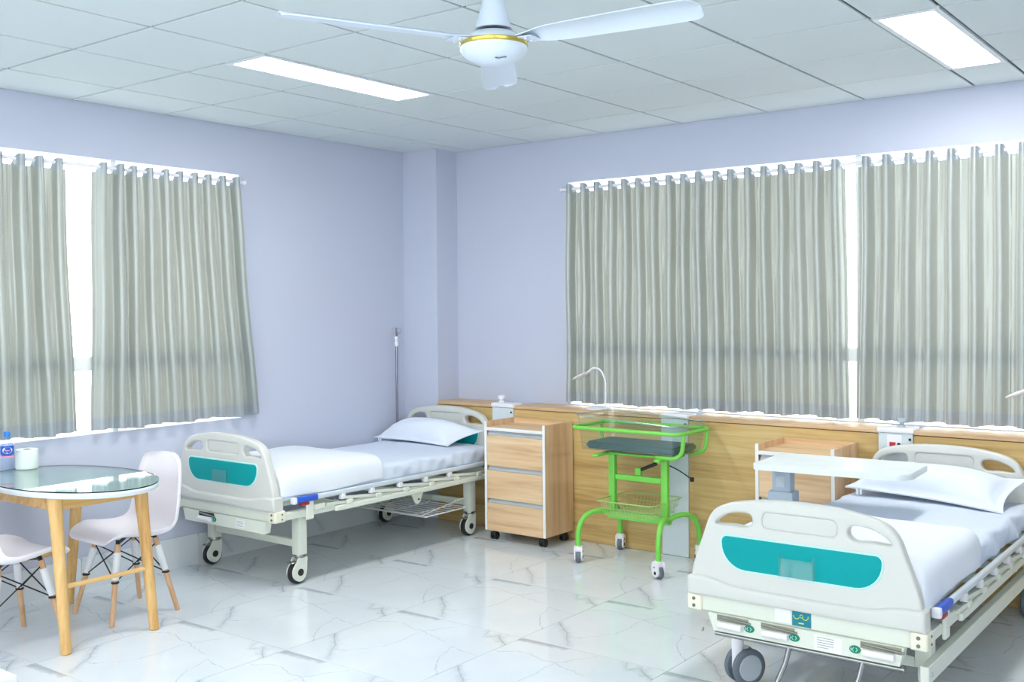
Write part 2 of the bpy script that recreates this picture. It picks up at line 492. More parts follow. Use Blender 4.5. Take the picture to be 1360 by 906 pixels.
# floor: grout slab and one object per porcelain tile
bm = B(); box(bm, (-T, RY - T, -0.15), (RX + T, T, -0.006))
floor = tag(ob('floor', bm, M['grout'], ang=0), kind='structure')
TS = 0.78; X0, Y1 = 1.74 - 3 * 0.78, -2.12 + 3 * 0.78
def tile_mesh(a, b, c, d, mat, top=0.0, th=0.012, bev=0.0):
    bm = B(); box(bm, (a, c, top - th), (b, d, top), bev, 1)
    bmesh.ops.recalc_face_normals(bm, faces=bm.faces)
    me = bpy.data.meshes.new('tile'); bm.to_mesh(me); bm.free(); me.materials.append(mat); return me
G = 0.0013
full = tile_mesh(G, TS - G, G, TS - G, M['marble'])
for i in range(0, 12):
    for j in range(0, 14):
        x = X0 + i * TS; y = Y1 - (j + 1) * TS
        a, b = max(x, 0), min(x + TS, RX); c, d = max(y, RY), min(y + TS, 0)
        if b - a < 0.02 or d - c < 0.02: continue
        if b - a > TS - 1e-4 and d - c > TS - 1e-4: me = full
        else: me = tile_mesh(a - x + G, b - x - G, c - y + G, d - y - G, M['marble'])
        ob('tile', me, None, floor, loc=(x, y, 0))

# marble skirting along the left wall, one tile length per piece
bm = B(); box(bm, (0.0, RY, 0.0), (0.004, -0.235, 0.184))
skirt = tag(ob('baseboard_left', bm, M['grout'], ang=0), kind='structure')
for j in range(0, 14):
    y = Y1 - (j + 1) * TS
    c, d = max(y, RY), min(y + TS, -0.235)
    if d - c < 0.03: continue
    me = tile_mesh(c - y + G, d - y - G, 0.0, 0.186, M['marble'], top=0.006, th=0.006)
    o = ob('tile', me, None, skirt)
    o.matrix_local = Matrix(((0, 0, 1, 0.006), (1, 0, 0, y), (0, 1, 0, 0), (0, 0, 0, 1)))

# dropped ceiling: slab, one board per tile, lay-in lights
bm = B(); box(bm, (-T, RY - T, RZ + 0.012), (RX + T, T, RZ + 0.12))
ceiling = tag(ob('ceiling', bm, M['grid'], ang=0), kind='structure')
def cuts(lo, hi, start, step, extra=()):
    v = [start + k * step for k in range(-20, 21)]
    return [lo] + [x for x in v if lo + 0.03 < x < hi - 0.03] + [hi]
xs = [0.0, 0.465, 1.07, 1.665, 2.265, 2.865, 3.465, 4.065, 4.345, 4.945, 5.545, 6.145, 6.745, RX]
ys = [0.0] + [-0.53 - 0.6 * k for k in range(12)] + [RY]
LIGHTS = [(1.365, 1.665, -2.93, -1.73), (4.065, 4.345, -1.73, -0.53), (1.365, 1.665, -5.33, -4.13), (4.065, 4.345, -6.53, -5.33), (6.145, 6.445, -6.53, -5.33)]  # all after the left and right visible pair are added out of view for fill
cmesh = {}
def ceil_tile(a, b, c, d):
    w, h = round(b - a, 3), round(d - c, 3)
    if w < 0.02 or h < 0.02: return
    if (w, h) not in cmesh:
        bm = B(); g = 0.0075
        box(bm, (g, g, 0), (w - g, h - g, 0.011), 0.002, 1)
        bmesh.ops.recalc_face_normals(bm, faces=bm.faces)
        me = bpy.data.meshes.new('ceiling_tile'); bm.to_mesh(me); bm.free(); me.materials.append(M['ceil']); cmesh[(w, h)] = me
    ob('ceiling_tile', cmesh[(w, h)], None, ceiling, loc=(a, c, RZ))
for i in range(len(xs) - 1):
    for j in range(len(ys) - 1):
        a, b, d, c = xs[i], xs[i + 1], ys[j], ys[j + 1]
        hit = None
        for L in LIGHTS:
            if L[0] < b - 0.01 and L[1] > a + 0.01 and L[2] < d - 0.01 and L[3] > c + 0.01: hit = L
        if hit:
            if hit[0] > a + 0.05: ceil_tile(a, hit[0], c, d)
            if hit[1] < b - 0.05: ceil_tile(hit[1], b, c, d)
        else:
            ceil_tile(a, b, c, d)
LL = ['long flush ceiling light left of the fan', 'flush ceiling light at the upper right corner of the view',
      'added fill light, out of view, over the near left part of the room', 'added fill light, out of view, overhead beside the camera place', 'added fill light, out of view, near the side wall behind the near bed']
for n, (a, b, c, d) in enumerate(LIGHTS):
    t = thing('ceiling_light', LL[n], 'light', (a, c, RZ))
    w, h = b - a, d - c; e = 0.03
    bm = B()
    box(bm, (0.004, 0.004, -0.004), (e, h - 0.004, 0.01)); box(bm, (w - e, 0.004, -0.004), (w - 0.004, h - 0.004, 0.01))
    box(bm, (e, 0.004, -0.004), (w - e, e, 0.01)); box(bm, (e, h - e, -0.004), (w - e, h - 0.004, 0.01))
    ob('frame', bm, M['lampframe'], t, ang=0)
    bm = B(); box(bm, (e, e, 0.0), (w - e, h - e, 0.006)); ob('diffuser', bm, M['diffuser'], t, ang=0)

# ------------------------------------------------------------------ windows
def window(name, horizontal, o, nmull, side=None):
    a, b, z0, z1 = o; f = 0.045; d0, d1 = 0.03, 0.085
    def bx(bm, p, q, za, zb, e0=d0, e1=d1, bev=0.004):
        if side == 'front': box(bm, (p, RY - e1, za), (q, RY - e0, zb), bev, 1)
        elif side == 'right': box(bm, (RX + e0, p, za), (RX + e1, q, zb), bev, 1)
        elif horizontal: box(bm, (p, e0, za), (q, e1, zb), bev, 1)
        else: box(bm, (-e1, p, za), (-e0, q, zb), bev, 1)
    bm = B()
    bx(bm, a, b, z0, z0 + f); bx(bm, a, b, z1 - f, z1); bx(bm, a, a + f, z0 + f, z1 - f); bx(bm, b - f, b, z0 + f, z1 - f)
    root = tag(ob(name, bm, M['frame_w'], ang=0), kind='structure')
    bm = B(); bx(bm, a + f, b - f, 1.235, 1.315, 0.0, 0.085); ob('transom', bm, M['frame_w'], root, ang=0)
    w = (b - a) / nmull
    for k in range(1, nmull):
        bm = B(); x = a + k * w; bx(bm, x - 0.02, x + 0.02, z0 + f, 1.235); bx(bm, x - 0.02, x + 0.02, 1.315, z1 - f)
        ob('mullion', bm, M['frame_w'], root, ang=0)
    for k in range(nmull):
        for za, zb in ((z0 + f, 1.235), (1.315, z1 - f)):
            bm = B(); bx(bm, a + k * w + 0.02, a + (k + 1) * w - 0.02, za, zb, 0.055, 0.061, 0)
            ob('pane', bm, M['pane'], root, ang=0)
REB = lambda o: (o[0] - 0.048, o[1] + 0.048, o[2] - 0.048, o[3] + 0.048)
window('window_1', False, REB(WL), 3)
window('window_2', True, REB(WB), 4)
window('window_fill_front', True, FILL_F, 5, 'front')  # added window, never in view; lets in frontal fill from the sky
window('window_fill_right', False, FILL_R, 2, 'right')  # added window out of view; brightens the room from the right

# ------------------------------------------------------------------ curtains
def curtain(name, label, horizontal, a, b, a2, b2, folds, z0, z1, group, amp=0.052, seed=0, back_dir=1, flare=1.4, side='b'):
    """cloth from a..b at the top to a2..b2 at the bottom; front folds are narrow, back folds wide"""
    rnd = random.Random(seed)
    jit = [rnd.uniform(-0.10, 0.10) for _ in range(folds + 2)]
    ph = [rnd.uniform(0, 6.28) for _ in range(folds + 2)]
    ampj = [rnd.uniform(0.8, 1.15) for _ in range(folds + 2)]
    nu, nv = folds * 20, 26
    def pt(u, z):
        zn = (z1 - z) / (z1 - z0)
        k = u * folds; i = min(int(k), folds - 1); p = k - i
        c = 0.5 + jit[i] * 0.6 + 0.05 * zn * math.sin(ph[i] + 2.2 * zn)
        bump = math.exp(-abs((p - c) / (0.20 + 0.02 * zn)) ** 4.5) * (1 - 0.35 * min(1, ((p - c) / 0.20) ** 2))
        sec = 0.05 * zn * math.exp(-((p - (c + 0.42) % 1.0) / 0.10) ** 2)
        d = amp * ampj[i] * (bump + sec) + 0.006 * math.sin(9 * zn + ph[i])
        top = a + (b - a) * u; bot = a2 + (b2 - a2) * u
        s = top + (bot - top) * zn ** flare
        s += 0.016 * math.sin(2 * PI * (p - c)) * (1 if 0 < u < 1 else 0) * 0.45
        off = 0.024 + d
        return (s, -off, z) if horizontal else (off, s, z)
    hb, ht = z0 + 0.072, z1 - 0.062
    def scallop(u):
        k = u * folds; i = min(int(k), folds - 1); p = k - i
        return 1 - math.exp(-((p - 0.5 - jit[i] * 0.6) / 0.23) ** 8)
    bm = B(); grid(bm, nu, nv, lambda u, v: pt(u, hb + (ht - hb) * v))
    root = ob(name, bm, M['cur'], ang=180)
    tag(root, label, 'curtain', group)
    bm = B(); grid(bm, nu, 4, lambda u, v: pt(u, ht + (z1 - ht - 0.056 * scallop(u)) * v))
    ob('heading_band', bm, M['cur2'], root, ang=180)
    bm = B(); grid(bm, nu, 3, lambda u, v: pt(u, z0 + 0.006 * math.sin(u * folds * 2.1) + (hb - z0 - 0.006 * math.sin(u * folds * 2.1)) * v))
    ob('hem', bm, M['cur2'], root, ang=180)
    return root
curtain('curtain', 'silver grey curtain at the left edge, beside the open bright gap', False, -4.40, -2.985, -4.42, -2.925, 13, 0.895, 2.415, 'grey window curtains', seed=1)
curtain('curtain', 'silver grey curtain flaring at the bottom, right of the gap in the left window', False, -2.825, -1.797, -2.84, -1.655, 10, 0.892, 2.42, 'grey window curtains', seed=2, flare=1.1)
curtain('curtain', 'wide silver grey curtain with many folds above the green baby cot', True, 1.362, 3.352, 1.352, 3.365, 18, 0.905, 2.425, 'grey window curtains', seed=3)
curtain('curtain', 'silver grey curtain above the near bed, right of the narrow gap', True, 3.43, 5.42, 3.40, 5.42, 17, 0.905, 2.425, 'grey window curtains', seed=4, amp=0.056)
def rod(label, horizontal, a, b, z):
    t = thing('curtain_rod', label, 'rod', (0, 0, 0))
    bm = B()
    P = (lambda s, d, zz: (s, -d, zz)) if horizontal else (lambda s, d, zz: (d, s, zz))
    cyl(bm, P(a, 0.048, z), P(b, 0.048, z), 0.010, 12); ob('pole', bm, M['white'], t)
    for k in (0.02, 0.5, 0.98):
        s = a + (b - a) * k
        bm = B(); cyl(bm, P(s, 0.0, z + 0.004), P(s, 0.05, z + 0.004), 0.008, 10); ob('bracket', bm, M['white'], t)
    for s in (a, b):
        bm = B(); lathe(bm, [(0.004, -0.016), (0.014, -0.01), (0.016, 0), (0.014, 0.01), (0.004, 0.016)], 12, P(s, 0.048, z)); ob('finial', bm, M['white'], t)
rod('white curtain rod across the left window', False, -4.46, -1.775, 2.392)
rod('white curtain rod across the long back window', True, 1.345, 5.47, 2.392)

# ------------------------------------------------------------------ wood wall panels, ledge and service posts
PY = -0.25
posts = [0.874, 2.239, 3.605, 4.97]; PW = 0.188
edges = [0.344] + [v for p in posts for v in (p, p + PW)] + [6.6]
segs = [(edges[k], edges[k + 1]) for k in range(0, len(edges), 2)]
for n, (a, b) in enumerate(segs):
    bm = B(); box(bm, (a + 0.001, PY, 0.002), (b - 0.001, -0.002, 0.853), 0.001, 1)
    r = tag(ob('trim_%d' % (n + 1), bm, M['oak'], ang=0), 'pale oak wall panel', kind='structure')
    bm = B(); box(bm, (a + 0.001, PY - 0.004, 0.857), (b - 0.001, -0.002, 0.88), 0.002, 1)
    ob('ledge', bm, M['oakled'], r, ang=0)
PL = ['white service post behind the closed bedside cabinet', 'white service post behind the green baby cot',
      'white service post with red sockets at the head of the near bed', 'white service post out past the near bed']
for n, x in enumerate(posts):
    t = thing('service_post', PL[n], 'post', (x + PW / 2, PY, 0), 0)
    w = PW / 2 - 0.001
    bm = B(); box(bm, (-w, -0.012, 0.002), (w, 0.245, 0.862), 0.002, 1); ob('body', bm, M['postw'], t, ang=0)
    bm = B(); box(bm, (-w - 0.006, -0.02, 0.864), (w + 0.006, 0.10, 0.893), 0.005, 2); ob('cap', bm, M['white'], t)
    if n == 2 or n == 3:
        bm = B(); box(bm, (-0.045, -0.0165, 0.775), (0.036, -0.012, 0.852), 0.002, 1); p = ob('socket_plate', bm, M['white'], t)
        bm = B(); box(bm, (-0.030, -0.020, 0.790), (0.002, -0.0165, 0.813)); ob('red_socket', bm, M['socket'], p, ang=0)
        bm = B(); cyl(bm, (0.020, -0.020, 0.802), (0.020, -0.0165, 0.802), 0.0095, 14); ob('black_socket', bm, M['black'], p)
        bm = B(); box(bm, (-0.052, -0.04, 0.762), (0.036, -0.012, 0.769), 0.002, 1); ob('shelf', bm, M['white'], t, ang=0)
    bm = B(); cyl(bm, (0.078, -0.018, 0.832), (0.078, -0.012, 0.832), 0.007, 12); ob('screw', bm, M['black'], t)
    if n in (0, 2, 3):
        kx = -0.035 if n == 0 else 0.025
        bm = B(); lathe(bm, [(0.020, 0.893), (0.020, 0.905), (0.013, 0.908), (0.013, 0.918), (0.026, 0.922), (0.026, 0.94), (0.018, 0.945)], 18, (kx, 0.02, 0))
        ob('gas_knob', bm, M['greyl'] if n else M['white'], t)

# reading lamps on the ledge
def lamp(label, x, y):
    t = thing('reading_lamp', label, 'lamp', (x, y, 0.8805))
    bm = B(); lathe(bm, [(0.085, 0), (0.086, 0.006), (0.075, 0.013), (0.03, 0.018)], 28); ob('base', bm, M['white'], t)
    bm = B(); tube(bm, spline([(0.055, 0, 0.014), (0.06, 0, 0.12), (0.055, 0, 0.2), (0.02, 0, 0.262), (-0.035, 0, 0.275), (-0.08, 0, 0.25)], 6), 0.0065, 10)
    ob('gooseneck', bm, M['white'], t)
    bm = B()
    grid(bm, 20, 6, lambda u, v: (-0.135 + math.cos(2 * PI * u) * 0.072 * math.sin(PI * min(max(v, .001), .999)), math.sin(2 * PI * u) * 0.04 * math.sin(PI * min(max(v, .001), .999)),
                                  0.222 + 0.012 * math.cos(PI * v) + 0.42 * math.cos(2 * PI * u) * 0.072 * math.sin(PI * v)), True)
    ob('lamp_head', bm, M['white'], t)
lamp('white gooseneck reading lamp on the ledge behind the green baby cot', 1.705, -0.16)
lamp('white gooseneck reading lamp on the ledge at the right edge of the view', 4.44, -0.16)

# ------------------------------------------------------------------ bedside cabinets (three drawers, tray top, castors)
def cabinet(label, x, yf, w, d, h):
    """x = left edge, yf = front plane"""
    t = thing('bedside_cabinet', label, 'cabinet', (x + w / 2, yf, 0), 0, 'bedside cabinets')
    hw = w / 2; k = h / 0.80
    for s in (-1, 1):
        a, b = sorted((s * hw, s * (hw - 0.02)))
        bm = B(); box(bm, (a, 0.004, 0.068), (b, d, h), 0.001, 1); p = ob('side_panel', bm, M['cabside'], t, ang=0)
        bm = B(); box(bm, (a, 0.0, 0.068), (b, 0.0038, h + 0.001), 0.001, 1); ob('edging', bm, M['white_edge'], p, ang=0)
    bm = B(); box(bm, (-hw + 0.021, d - 0.018, 0.068), (hw - 0.021, d, h), 0.001, 1); ob('back_panel', bm, M['cab'], t, ang=0)
    bm = B(); box(bm, (-hw + 0.021, 0.006, 0.752 * k), (hw - 0.021, d - 0.019, 0.765 * k), 0.001, 1); ob('top_board', bm, M['cab'], t, ang=0)
    bm = B(); box(bm, (-hw + 0.021, -0.001, 0.742 * k), (hw - 0.021, 0.005, 0.763 * k), 0.001, 1); ob('top_edging', bm, M['white_edge'], t, ang=0)
    bm = B(); box(bm, (-hw + 0.021, 0.02, 0.068), (hw - 0.021, d - 0.019, 0.08), 0, 1); ob('bottom_board', bm, M['cab'], t, ang=0)
    for z0, z1 in ((0.505, 0.738), (0.285, 0.502), (0.068, 0.282)):
        bm = B(); box(bm, (-hw + 0.022, 0.001, z0 * k), (hw - 0.022, 0.02, (z1 - 0.028) * k), 0.001, 1)
        dr = ob('drawer', bm, M['cab'], t, ang=0)
        bm = B(); prism(bm, [(0.022, (z1 - 0.026) * k), (0.002, (z1 - 0.026) * k), (0.002, (z1 - 0.022) * k), (0.015, (z1 - 0.006) * k), (0.015, z1 * k), (0.022, z1 * k)], -hw + 0.03, hw - 0.022, 0)
        ob('handle', bm, M['alu'], dr, ang=0)
    for sx in (-1, 1):
        for yy in (0.04, d - 0.05):
            c = (sx * (hw - 0.05), yy, 0)
            bm = B(); cyl(bm, (c[0], c[1], 0.05), (c[0], c[1], 0.07), 0.012, 10); box(bm, (c[0] - 0.022, c[1] - 0.02, 0.03), (c[0] + 0.022, c[1] + 0.02, 0.056), 0.008, 2)
            p = ob('castor', bm, M['black'], t)
            bm = B()
            for q in (-1, 1): lathe(bm, [(0.022, q * 0.006), (0.026, q * 0.008), (0.026, q * 0.02), (0.018, q * 0.022)], 16, (c[0], c[1] + 0.006, 0.0265), 'x')
            ob('wheel', bm, M['black'], p)
    return t
cabinet('three drawer oak cabinet on black castors beside the far bed', 1.06, -0.585, 0.503, 0.325, 0.80)
cabinet('oak cabinet half hidden behind the white overbed table', 3.040, -0.63, 0.452, 0.37, 0.797)

# ------------------------------------------------------------------ hospital beds
BOARD = [(0.0, 0.857), (0.13, 0.852), (0.235, 0.838), (0.30, 0.822), (0.345, 0.798), (0.372, 0.762), (0.392, 0.71), (0.418, 0.64), (0.44, 0.575), (0.449, 0.525), (0.452, 0.46)]
def board_outline():
    right = [(p.x, p.z) for p in spline([(a, 0, b) for a, b in BOARD], 5)]
    left = [(-a, b) for a, b in right[::-1]]
    return right + left[:-1]
def hole_r(s):
    pts = [(0.20, 0.792), (0.24, 0.795), (0.285, 0.786), (0.325, 0.765), (0.343, 0.745), (0.325, 0.741), (0.27, 0.744), (0.215, 0.741), (0.192, 0.755), (0.188, 0.775)]
    lp = smooth_loop(pts, 4)
    return lp if s > 0 else [(-a, b) for a, b in lp]
TEALP = round_rect(-0.312, 0.312, 0.574, 0.699, 0.1, 8, (0.022, 0.022, 0.098, 0.098))
TEALR = round_rect(-0.319, 0.319, 0.567, 0.706, 0.1, 8, (0.028, 0.028, 0.104, 0.104))
def bed_board(t, name, yf, dz):
    """yf = front face; all board pieces hang under one part"""
    up = lambda lp, s=1.0: [(a, b + dz) for a, b in lp]
    rec = round_rect(-0.145, 0.145, 0.745, 0.806, 0.022)
    bm = B(); plate(bm, up(board_outline()), [up(hole_r(1)), up(hole_r(-1)), up(rec)], 0.05, 0.012, yf + 0.025)
    p = ob(name, bm, M['abs'], t, 50)
    bm = B(); plate(bm, up(round_rect(-0.146, 0.146, 0.744, 0.807, 0.022)), [], 0.036, 0.003, yf + 0.026); ob('recessed_plate', bm, M['abs'], p, 50)
    band = [(0.463, 0.45), (0.463, 0.52)] + [(q.x, q.z) for q in spline([(0.452, 0, 0.527), (0.40, 0, 0.528), (0.34, 0, 0.522), (0.27, 0, 0.506), (0.18, 0, 0.503), (0, 0, 0.503), (-0.18, 0, 0.503), (-0.27, 0, 0.506), (-0.34, 0, 0.522), (-0.40, 0, 0.528), (-0.452, 0, 0.527)], 4)] + [(-0.463, 0.52), (-0.463, 0.45)]
    bm = B(); plate(bm, up(band), [], 0.082, 0.015, yf + 0.025); ob('lower_band', bm, M['abs'], p, 50)
    bm = B(); plate(bm, up(TEALR), [], 0.006, 0.002, yf - 0.0005); ob('panel_rim', bm, M['tealrim'], p, 50)
    bm = B(); plate(bm, up(TEALP), [], 0.008, 0.001, yf - 0.001); ob('panel', bm, M['teal'], p, 50)['label'] = 'teal inset panel'
    return p

def bed_castor(t, x, y, top, yaw=0.0, big=False):
    c = Vector((x, y, 0))
    R = Matrix.Translation(c) @ Matrix.Rotation(yaw, 4, 'Z')
    def fin(bm): bmesh.ops.transform(bm, matrix=R, verts=bm.verts); return bm
    if not big:
        bm = B()
        # cover plates on both sides of the wheel, trailing towards -y
        pl = smooth_loop([(0.03, 0.150), (-0.024, 0.150), (-0.05, 0.118), (-0.072, 0.085), (-0.068, 0.045), (-0.03, 0.016), (0.005, 0.022), (0.028, 0.055), (0.032, 0.11)], 3)
        prism(bm, pl, 0.020, 0.029, 0); prism(bm, pl, -0.029, -0.020, 0)
        box(bm, (-0.026, -0.02, 0.138), (0.026, 0.03, 0.152), 0.004, 1)
        p = ob('castor', fin(bm), M['steel_w'], t, 40)
        bm = B(); lathe(bm, [(0.045, -0.018), (0.060, -0.017), (0.0635, -0.010), (0.0635, 0.010), (0.060, 0.017), (0.045, 0.018)], 36, (0, -0.018, 0.0635), 'x'); ob('wheel', fin(bm), M['black'], p)
        bm = B(); lathe(bm, [(0.020, -0.034), (0.020, 0.034)], 20, (0, -0.018, 0.068), 'x'); ob('axle_cap', fin(bm), M['black'], p)
        bm = B(); lathe(bm, [(0.0335, 0.148), (0.036, 0.152), (0.036, 0.162), (0.0335, 0.166)], 20); box(bm, (-0.024, -0.075, 0.122), (0.024, -0.02, 0.130), 0.003, 1, Matrix.Translation((0, 0, 0)))
        ob('brake_pedal', fin(bm), M['chrome'], p)
    else:
        bm = B(); cyl(bm, (0, 0, 0.205), (0, 0, 0.10), 0.027, 16, 0.022); box(bm, (-0.016, -0.05, 0.06), (0.016, 0.022, 0.16), 0.012, 2)
        p = ob('castor', fin(bm), M['white'], t, 40)
        for s in (-1, 1):
            bm = B(); lathe(bm, [(0.05, s * 0.018), (0.072, s * 0.018), (0.076, s * 0.022), (0.076, s * 0.036), (0.070, s * 0.041), (0.052, s * 0.042)], 40, (0, -0.035, 0.076), 'x')
            w = ob('wheel', fin(bm), M['grey'], p)
            bm = B(); lathe(bm, [(0.054, s * 0.0415), (0.052, s * 0.045), (0.02, s * 0.047)], 32, (0, -0.035, 0.076), 'x'); ob('wheel_cover', fin(bm), M['greyl'], p)
    return p

def side_rail(t, s, dz):
    X = s * 0.462; z0 = 0.400 + dz; z1 = 0.49 + dz
    bm = B(); box(bm, (X - 0.010, -0.55, z0 - 0.017), (X + 0.010, 0.90, z0 + 0.017), 0.009, 3)
    p = ob('side_rail', bm, M['steel_w'], t, 50)
    bm = B()
    box(bm, (X - 0.012, -0.70, z1 - 0.012), (X + 0.012, 0.84, z1 + 0.016), 0.011, 3)
    ob('top_tube', bm, M['tube'], p, 50)
    bm = B(); box(bm, (X - 0.0155, -0.855, z1 - 0.015), (X + 0.0155, -0.69, z1 + 0.019), 0.012, 3); ob('grip', bm, M['blue'], p, 50)['label'] = 'blue end grip'
    bm = B(); box(bm, (X - 0.018, -0.878, z1 - 0.018), (X + 0.018, -0.85, z1 + 0.021), 0.010, 2); ob('end_cap', bm, M['white'], p, 50)
    bm = B(); box(bm, (X - 0.012, -0.82, z1 - 0.034), (X + 0.011, -0.755, z1 - 0.015), 0.006, 2); ob('trigger', bm, M['red'], p, 50)['label'] = 'red release trigger'
    bm = B(); box(bm, (X - 0.008, -0.775, z0 - 0.03), (X + 0.008, -0.72, z1 - 0.014), 0.004, 1); box(bm, (X - 0.006, -0.72, z0 + 0.016), (X + 0.006, -0.63, z0 + 0.05), 0.004, 1); ob('post', bm, M['steel_w'], p, 40)
    ks = [-0.493, -0.25, -0.004, 0.235, 0.474]; bs = [-0.436, -0.195, 0.054, 0.293, 0.546, 0.777]
    for k, y in enumerate(ks):
        bm = B(); box(bm, (X - 0.014, y - 0.017, z1 - 0.042), (X + 0.014, y + 0.017, z1 - 0.008), 0.006, 2); ob('knuckle', bm, M['white'], p, 50)
        bm = B(); bar(bm, (X, y + 0.01, z1 - 0.034), (X, bs[k + 1] + 0.005, z0 + 0.03), 0.012, 0.017); ob('link', bm, M['steel_w'], p, 0)
    for y in bs:
        bm = B(); box(bm, (X - 0.0125, y - 0.024, z0 + 0.014), (X + 0.0125, y + 0.024, z0 + 0.042), 0.005, 1); ob('bracket', bm, M['steel_w'], p, 40)
    bm = B(); bar(bm, (X, -0.625, z0 + 0.035), (X, -0.452, z0 + 0.028), 0.012, 0.017); ob('link', bm, M['steel_w'], p, 0)

def hospital_bed(label, x, y, dz, near):
    t = thing('hospital_bed', label, 'bed', (x, y, 0), 0, 'hospital beds')
    Z = lambda v: v + dz
    # frame
    bm = B()
    for s in (-1, 1): box(bm, (s * 0.435 - 0.02, -0.95, Z(0.388)), (s * 0.435 + 0.02, 0.98, Z(0.430)), 0.004, 1)
    for yy in (-0.5, 0.0, 0.5): box(bm, (-0.42, yy - 0.02, Z(0.40)), (0.42, yy + 0.02, Z(0.44)), 0.003, 1)
    box(bm, (-0.42, 0.93, Z(0.388)), (0.42, 0.97, Z(0.448)), 0.003, 1)
    ob('frame', bm, M['steel_w'], t, 40)
    bm = B(); box(bm, (-0.43, -0.99, Z(0.386)), (0.43, -0.951, Z(0.449)), 0.003, 1); ob('foot_rail', bm, M['steel_w'], t, 40)
    bm = B(); box(bm, (-0.385, -0.93, Z(0.455)), (0.385, 0.945, Z(0.486)), 0.006, 2); ob('deck', bm, M['steel_w'], t, 40)
    for s in (-1, 1):
        for e in (-1, 1):
            bm = B(); xa, xb = sorted((s * 0.405, s * 0.468)); ya, yb = sorted((e * 0.925, e * 1.003))
            box(bm, (xa, ya, Z(0.384)), (xb, yb, Z(0.4495)), 0.012, 3); p = ob('corner_bracket', bm, M['cream'], t, 50)
            for zz in (0.403, 0.431):
                bm = B(); cyl(bm, (s * 0.437, e * 1.000, Z(zz)), (s * 0.437, e * 1.006, Z(zz)), 0.007, 10); ob('screw', bm, M['screw'], p)
                bm = B(); cyl(bm, (s * 0.466, e * 0.955, Z(zz)), (s * 0.471, e * 0.955, Z(zz)), 0.005, 10); ob('screw', bm, M['screw'], p)
    fb = bed_board(t, 'footboard', -1.0, dz)
    # clear card holder on the footboard
    bm = B()
    box(bm, (-0.062, -1.0245, Z(0.578)), (0.062, -1.0225, Z(0.648)), 0.0008, 1); box(bm, (-0.062, -1.0225, Z(0.578)), (0.062, -1.0055, Z(0.581)))
    for s in (-1, 1):
        a, b = sorted((s * 0.062, s * 0.068)); box(bm, (a, -1.026, Z(0.576)), (b, -1.0055, Z(0.662)), 0.001, 1)
    ob('card_holder', bm, M['acryl_t'], fb, 0)['label'] = 'clear plastic card holder'
    bed_board(t, 'headboard', 0.965, dz)
    # crank skirt under the foot rail
    bm = B(); prism(bm, [(-0.375, Z(0.385)), (-0.350, Z(0.318)), (0.372, Z(0.318)), (0.388, Z(0.385))], -1.004, -0.96, 1)
    sk = ob('crank_housing', bm, M['steel_w'], t, 0)
    def crank(xa, xb, lx):
        bm = B(); box(bm, (xa - 0.012, -1.0050, Z(0.360)), (xb + 0.03, -1.0035, Z(0.384))); ob('recess', bm, M['dark'] if not near else M['brass_dull'], sk, 0)
        bm = B(); tube(bm, [(xa - 0.008, -1.006, Z(0.376)), (xb + 0.04, -1.006, Z(0.368))], 0.0055, 8); ob('crank_arm', bm, M['chrome'], sk)
        bm = B(); tube(bm, [(xa, -1.017, Z(0.348)), (xb, -1.017, Z(0.348))], 0.0125, 14); tube(bm, [(xb - 0.003, -1.017, Z(0.348)), (xb + 0.008, -1.017, Z(0.348))], 0.014, 14); ob('crank_handle', bm, M['white'], sk)
        bm = B(); lp = [(lx + 0.021 * math.cos(a * PI / 12), Z(0.350) + 0.0145 * math.sin(a * PI / 12)) for a in range(24)]
        plate(bm, lp, [], 0.004, 0.001, -1.0055); g = ob('badge', bm, M['greenlogo'], sk, 0); g['label'] = 'green oval badge with arrows'
        bm = B()
        for q in (-1, 1):
            tube(bm, [(lx + q * 0.004, -1.0085, Z(0.343)), (lx + q * 0.010, -1.0085, Z(0.350)), (lx + q * 0.004, -1.0085, Z(0.357))], 0.0012, 5)
        tube(bm, [(lx - 0.014, -1.0085, Z(0.344)), (lx - 0.014, -1.0085, Z(0.355))], 0.0012, 5)
        ob('badge_print', bm, M['tealrim'], g, 0)
    if near:
        crank(-0.323, -0.232, -0.198); crank(-0.138, -0.045, -0.016); crank(0.245, 0.350, 0.214)
        bm = B(); box(bm, (0.06, -1.0055, Z(0.322)), (0.165, -1.0035, Z(0.378)), 0.0006, 1); lb = ob('rating_plate', bm, M['white_edge'], sk, 0)
        bm = B()
        for r in range(5): box(bm, (0.072, -1.0062, Z(0.332 + r * 0.009)), (0.135 if r else 0.115, -1.0054, Z(0.3335 + r * 0.009)))
        ob('print_line', bm, M['grey'], lb, 0)['kind'] = 'stuff'
        # stickers on the foot rail: blank white one and teal one with yellow print
        bm = B(); box(bm, (-0.10, -0.9925, Z(0.396)), (-0.036, -0.9898, Z(0.448)), 0.0005, 1); ob('blank_sticker', bm, M['white_edge'], t, 0)
        bm = B(); box(bm, (-0.030, -0.9925, Z(0.392)), (0.044, -0.9898, Z(0.4485)), 0.0005, 1); st = ob('sticker', bm, M['tealdk'], t, 0); st['label'] = 'teal sticker with yellow arcs'
        bm = B()
        arc = lambda cx_, r, a0, a1: [(cx_ + r * math.cos(a0 + (a1 - a0) * i / 8), -0.9932, Z(0.431) + r * math.sin(a0 + (a1 - a0) * i / 8)) for i in range(9)]
        tube(bm, arc(-0.012, 0.012, PI, 1.85 * PI), 0.0014, 5); tube(bm, arc(0.022, 0.012, 1.15 * PI, 2.1 * PI), 0.0014, 5)
        tube(bm, arc(0.007, 0.006, 0, 1.9 * PI), 0.0012, 5); box(bm, (-0.004, -0.9935, Z(0.402)), (0.016, -0.9924, Z(0.406)))
        ob('print_arc', bm, M['yellow'], st, 0)
    else:
        crank(-0.205, -0.105, -0.075)
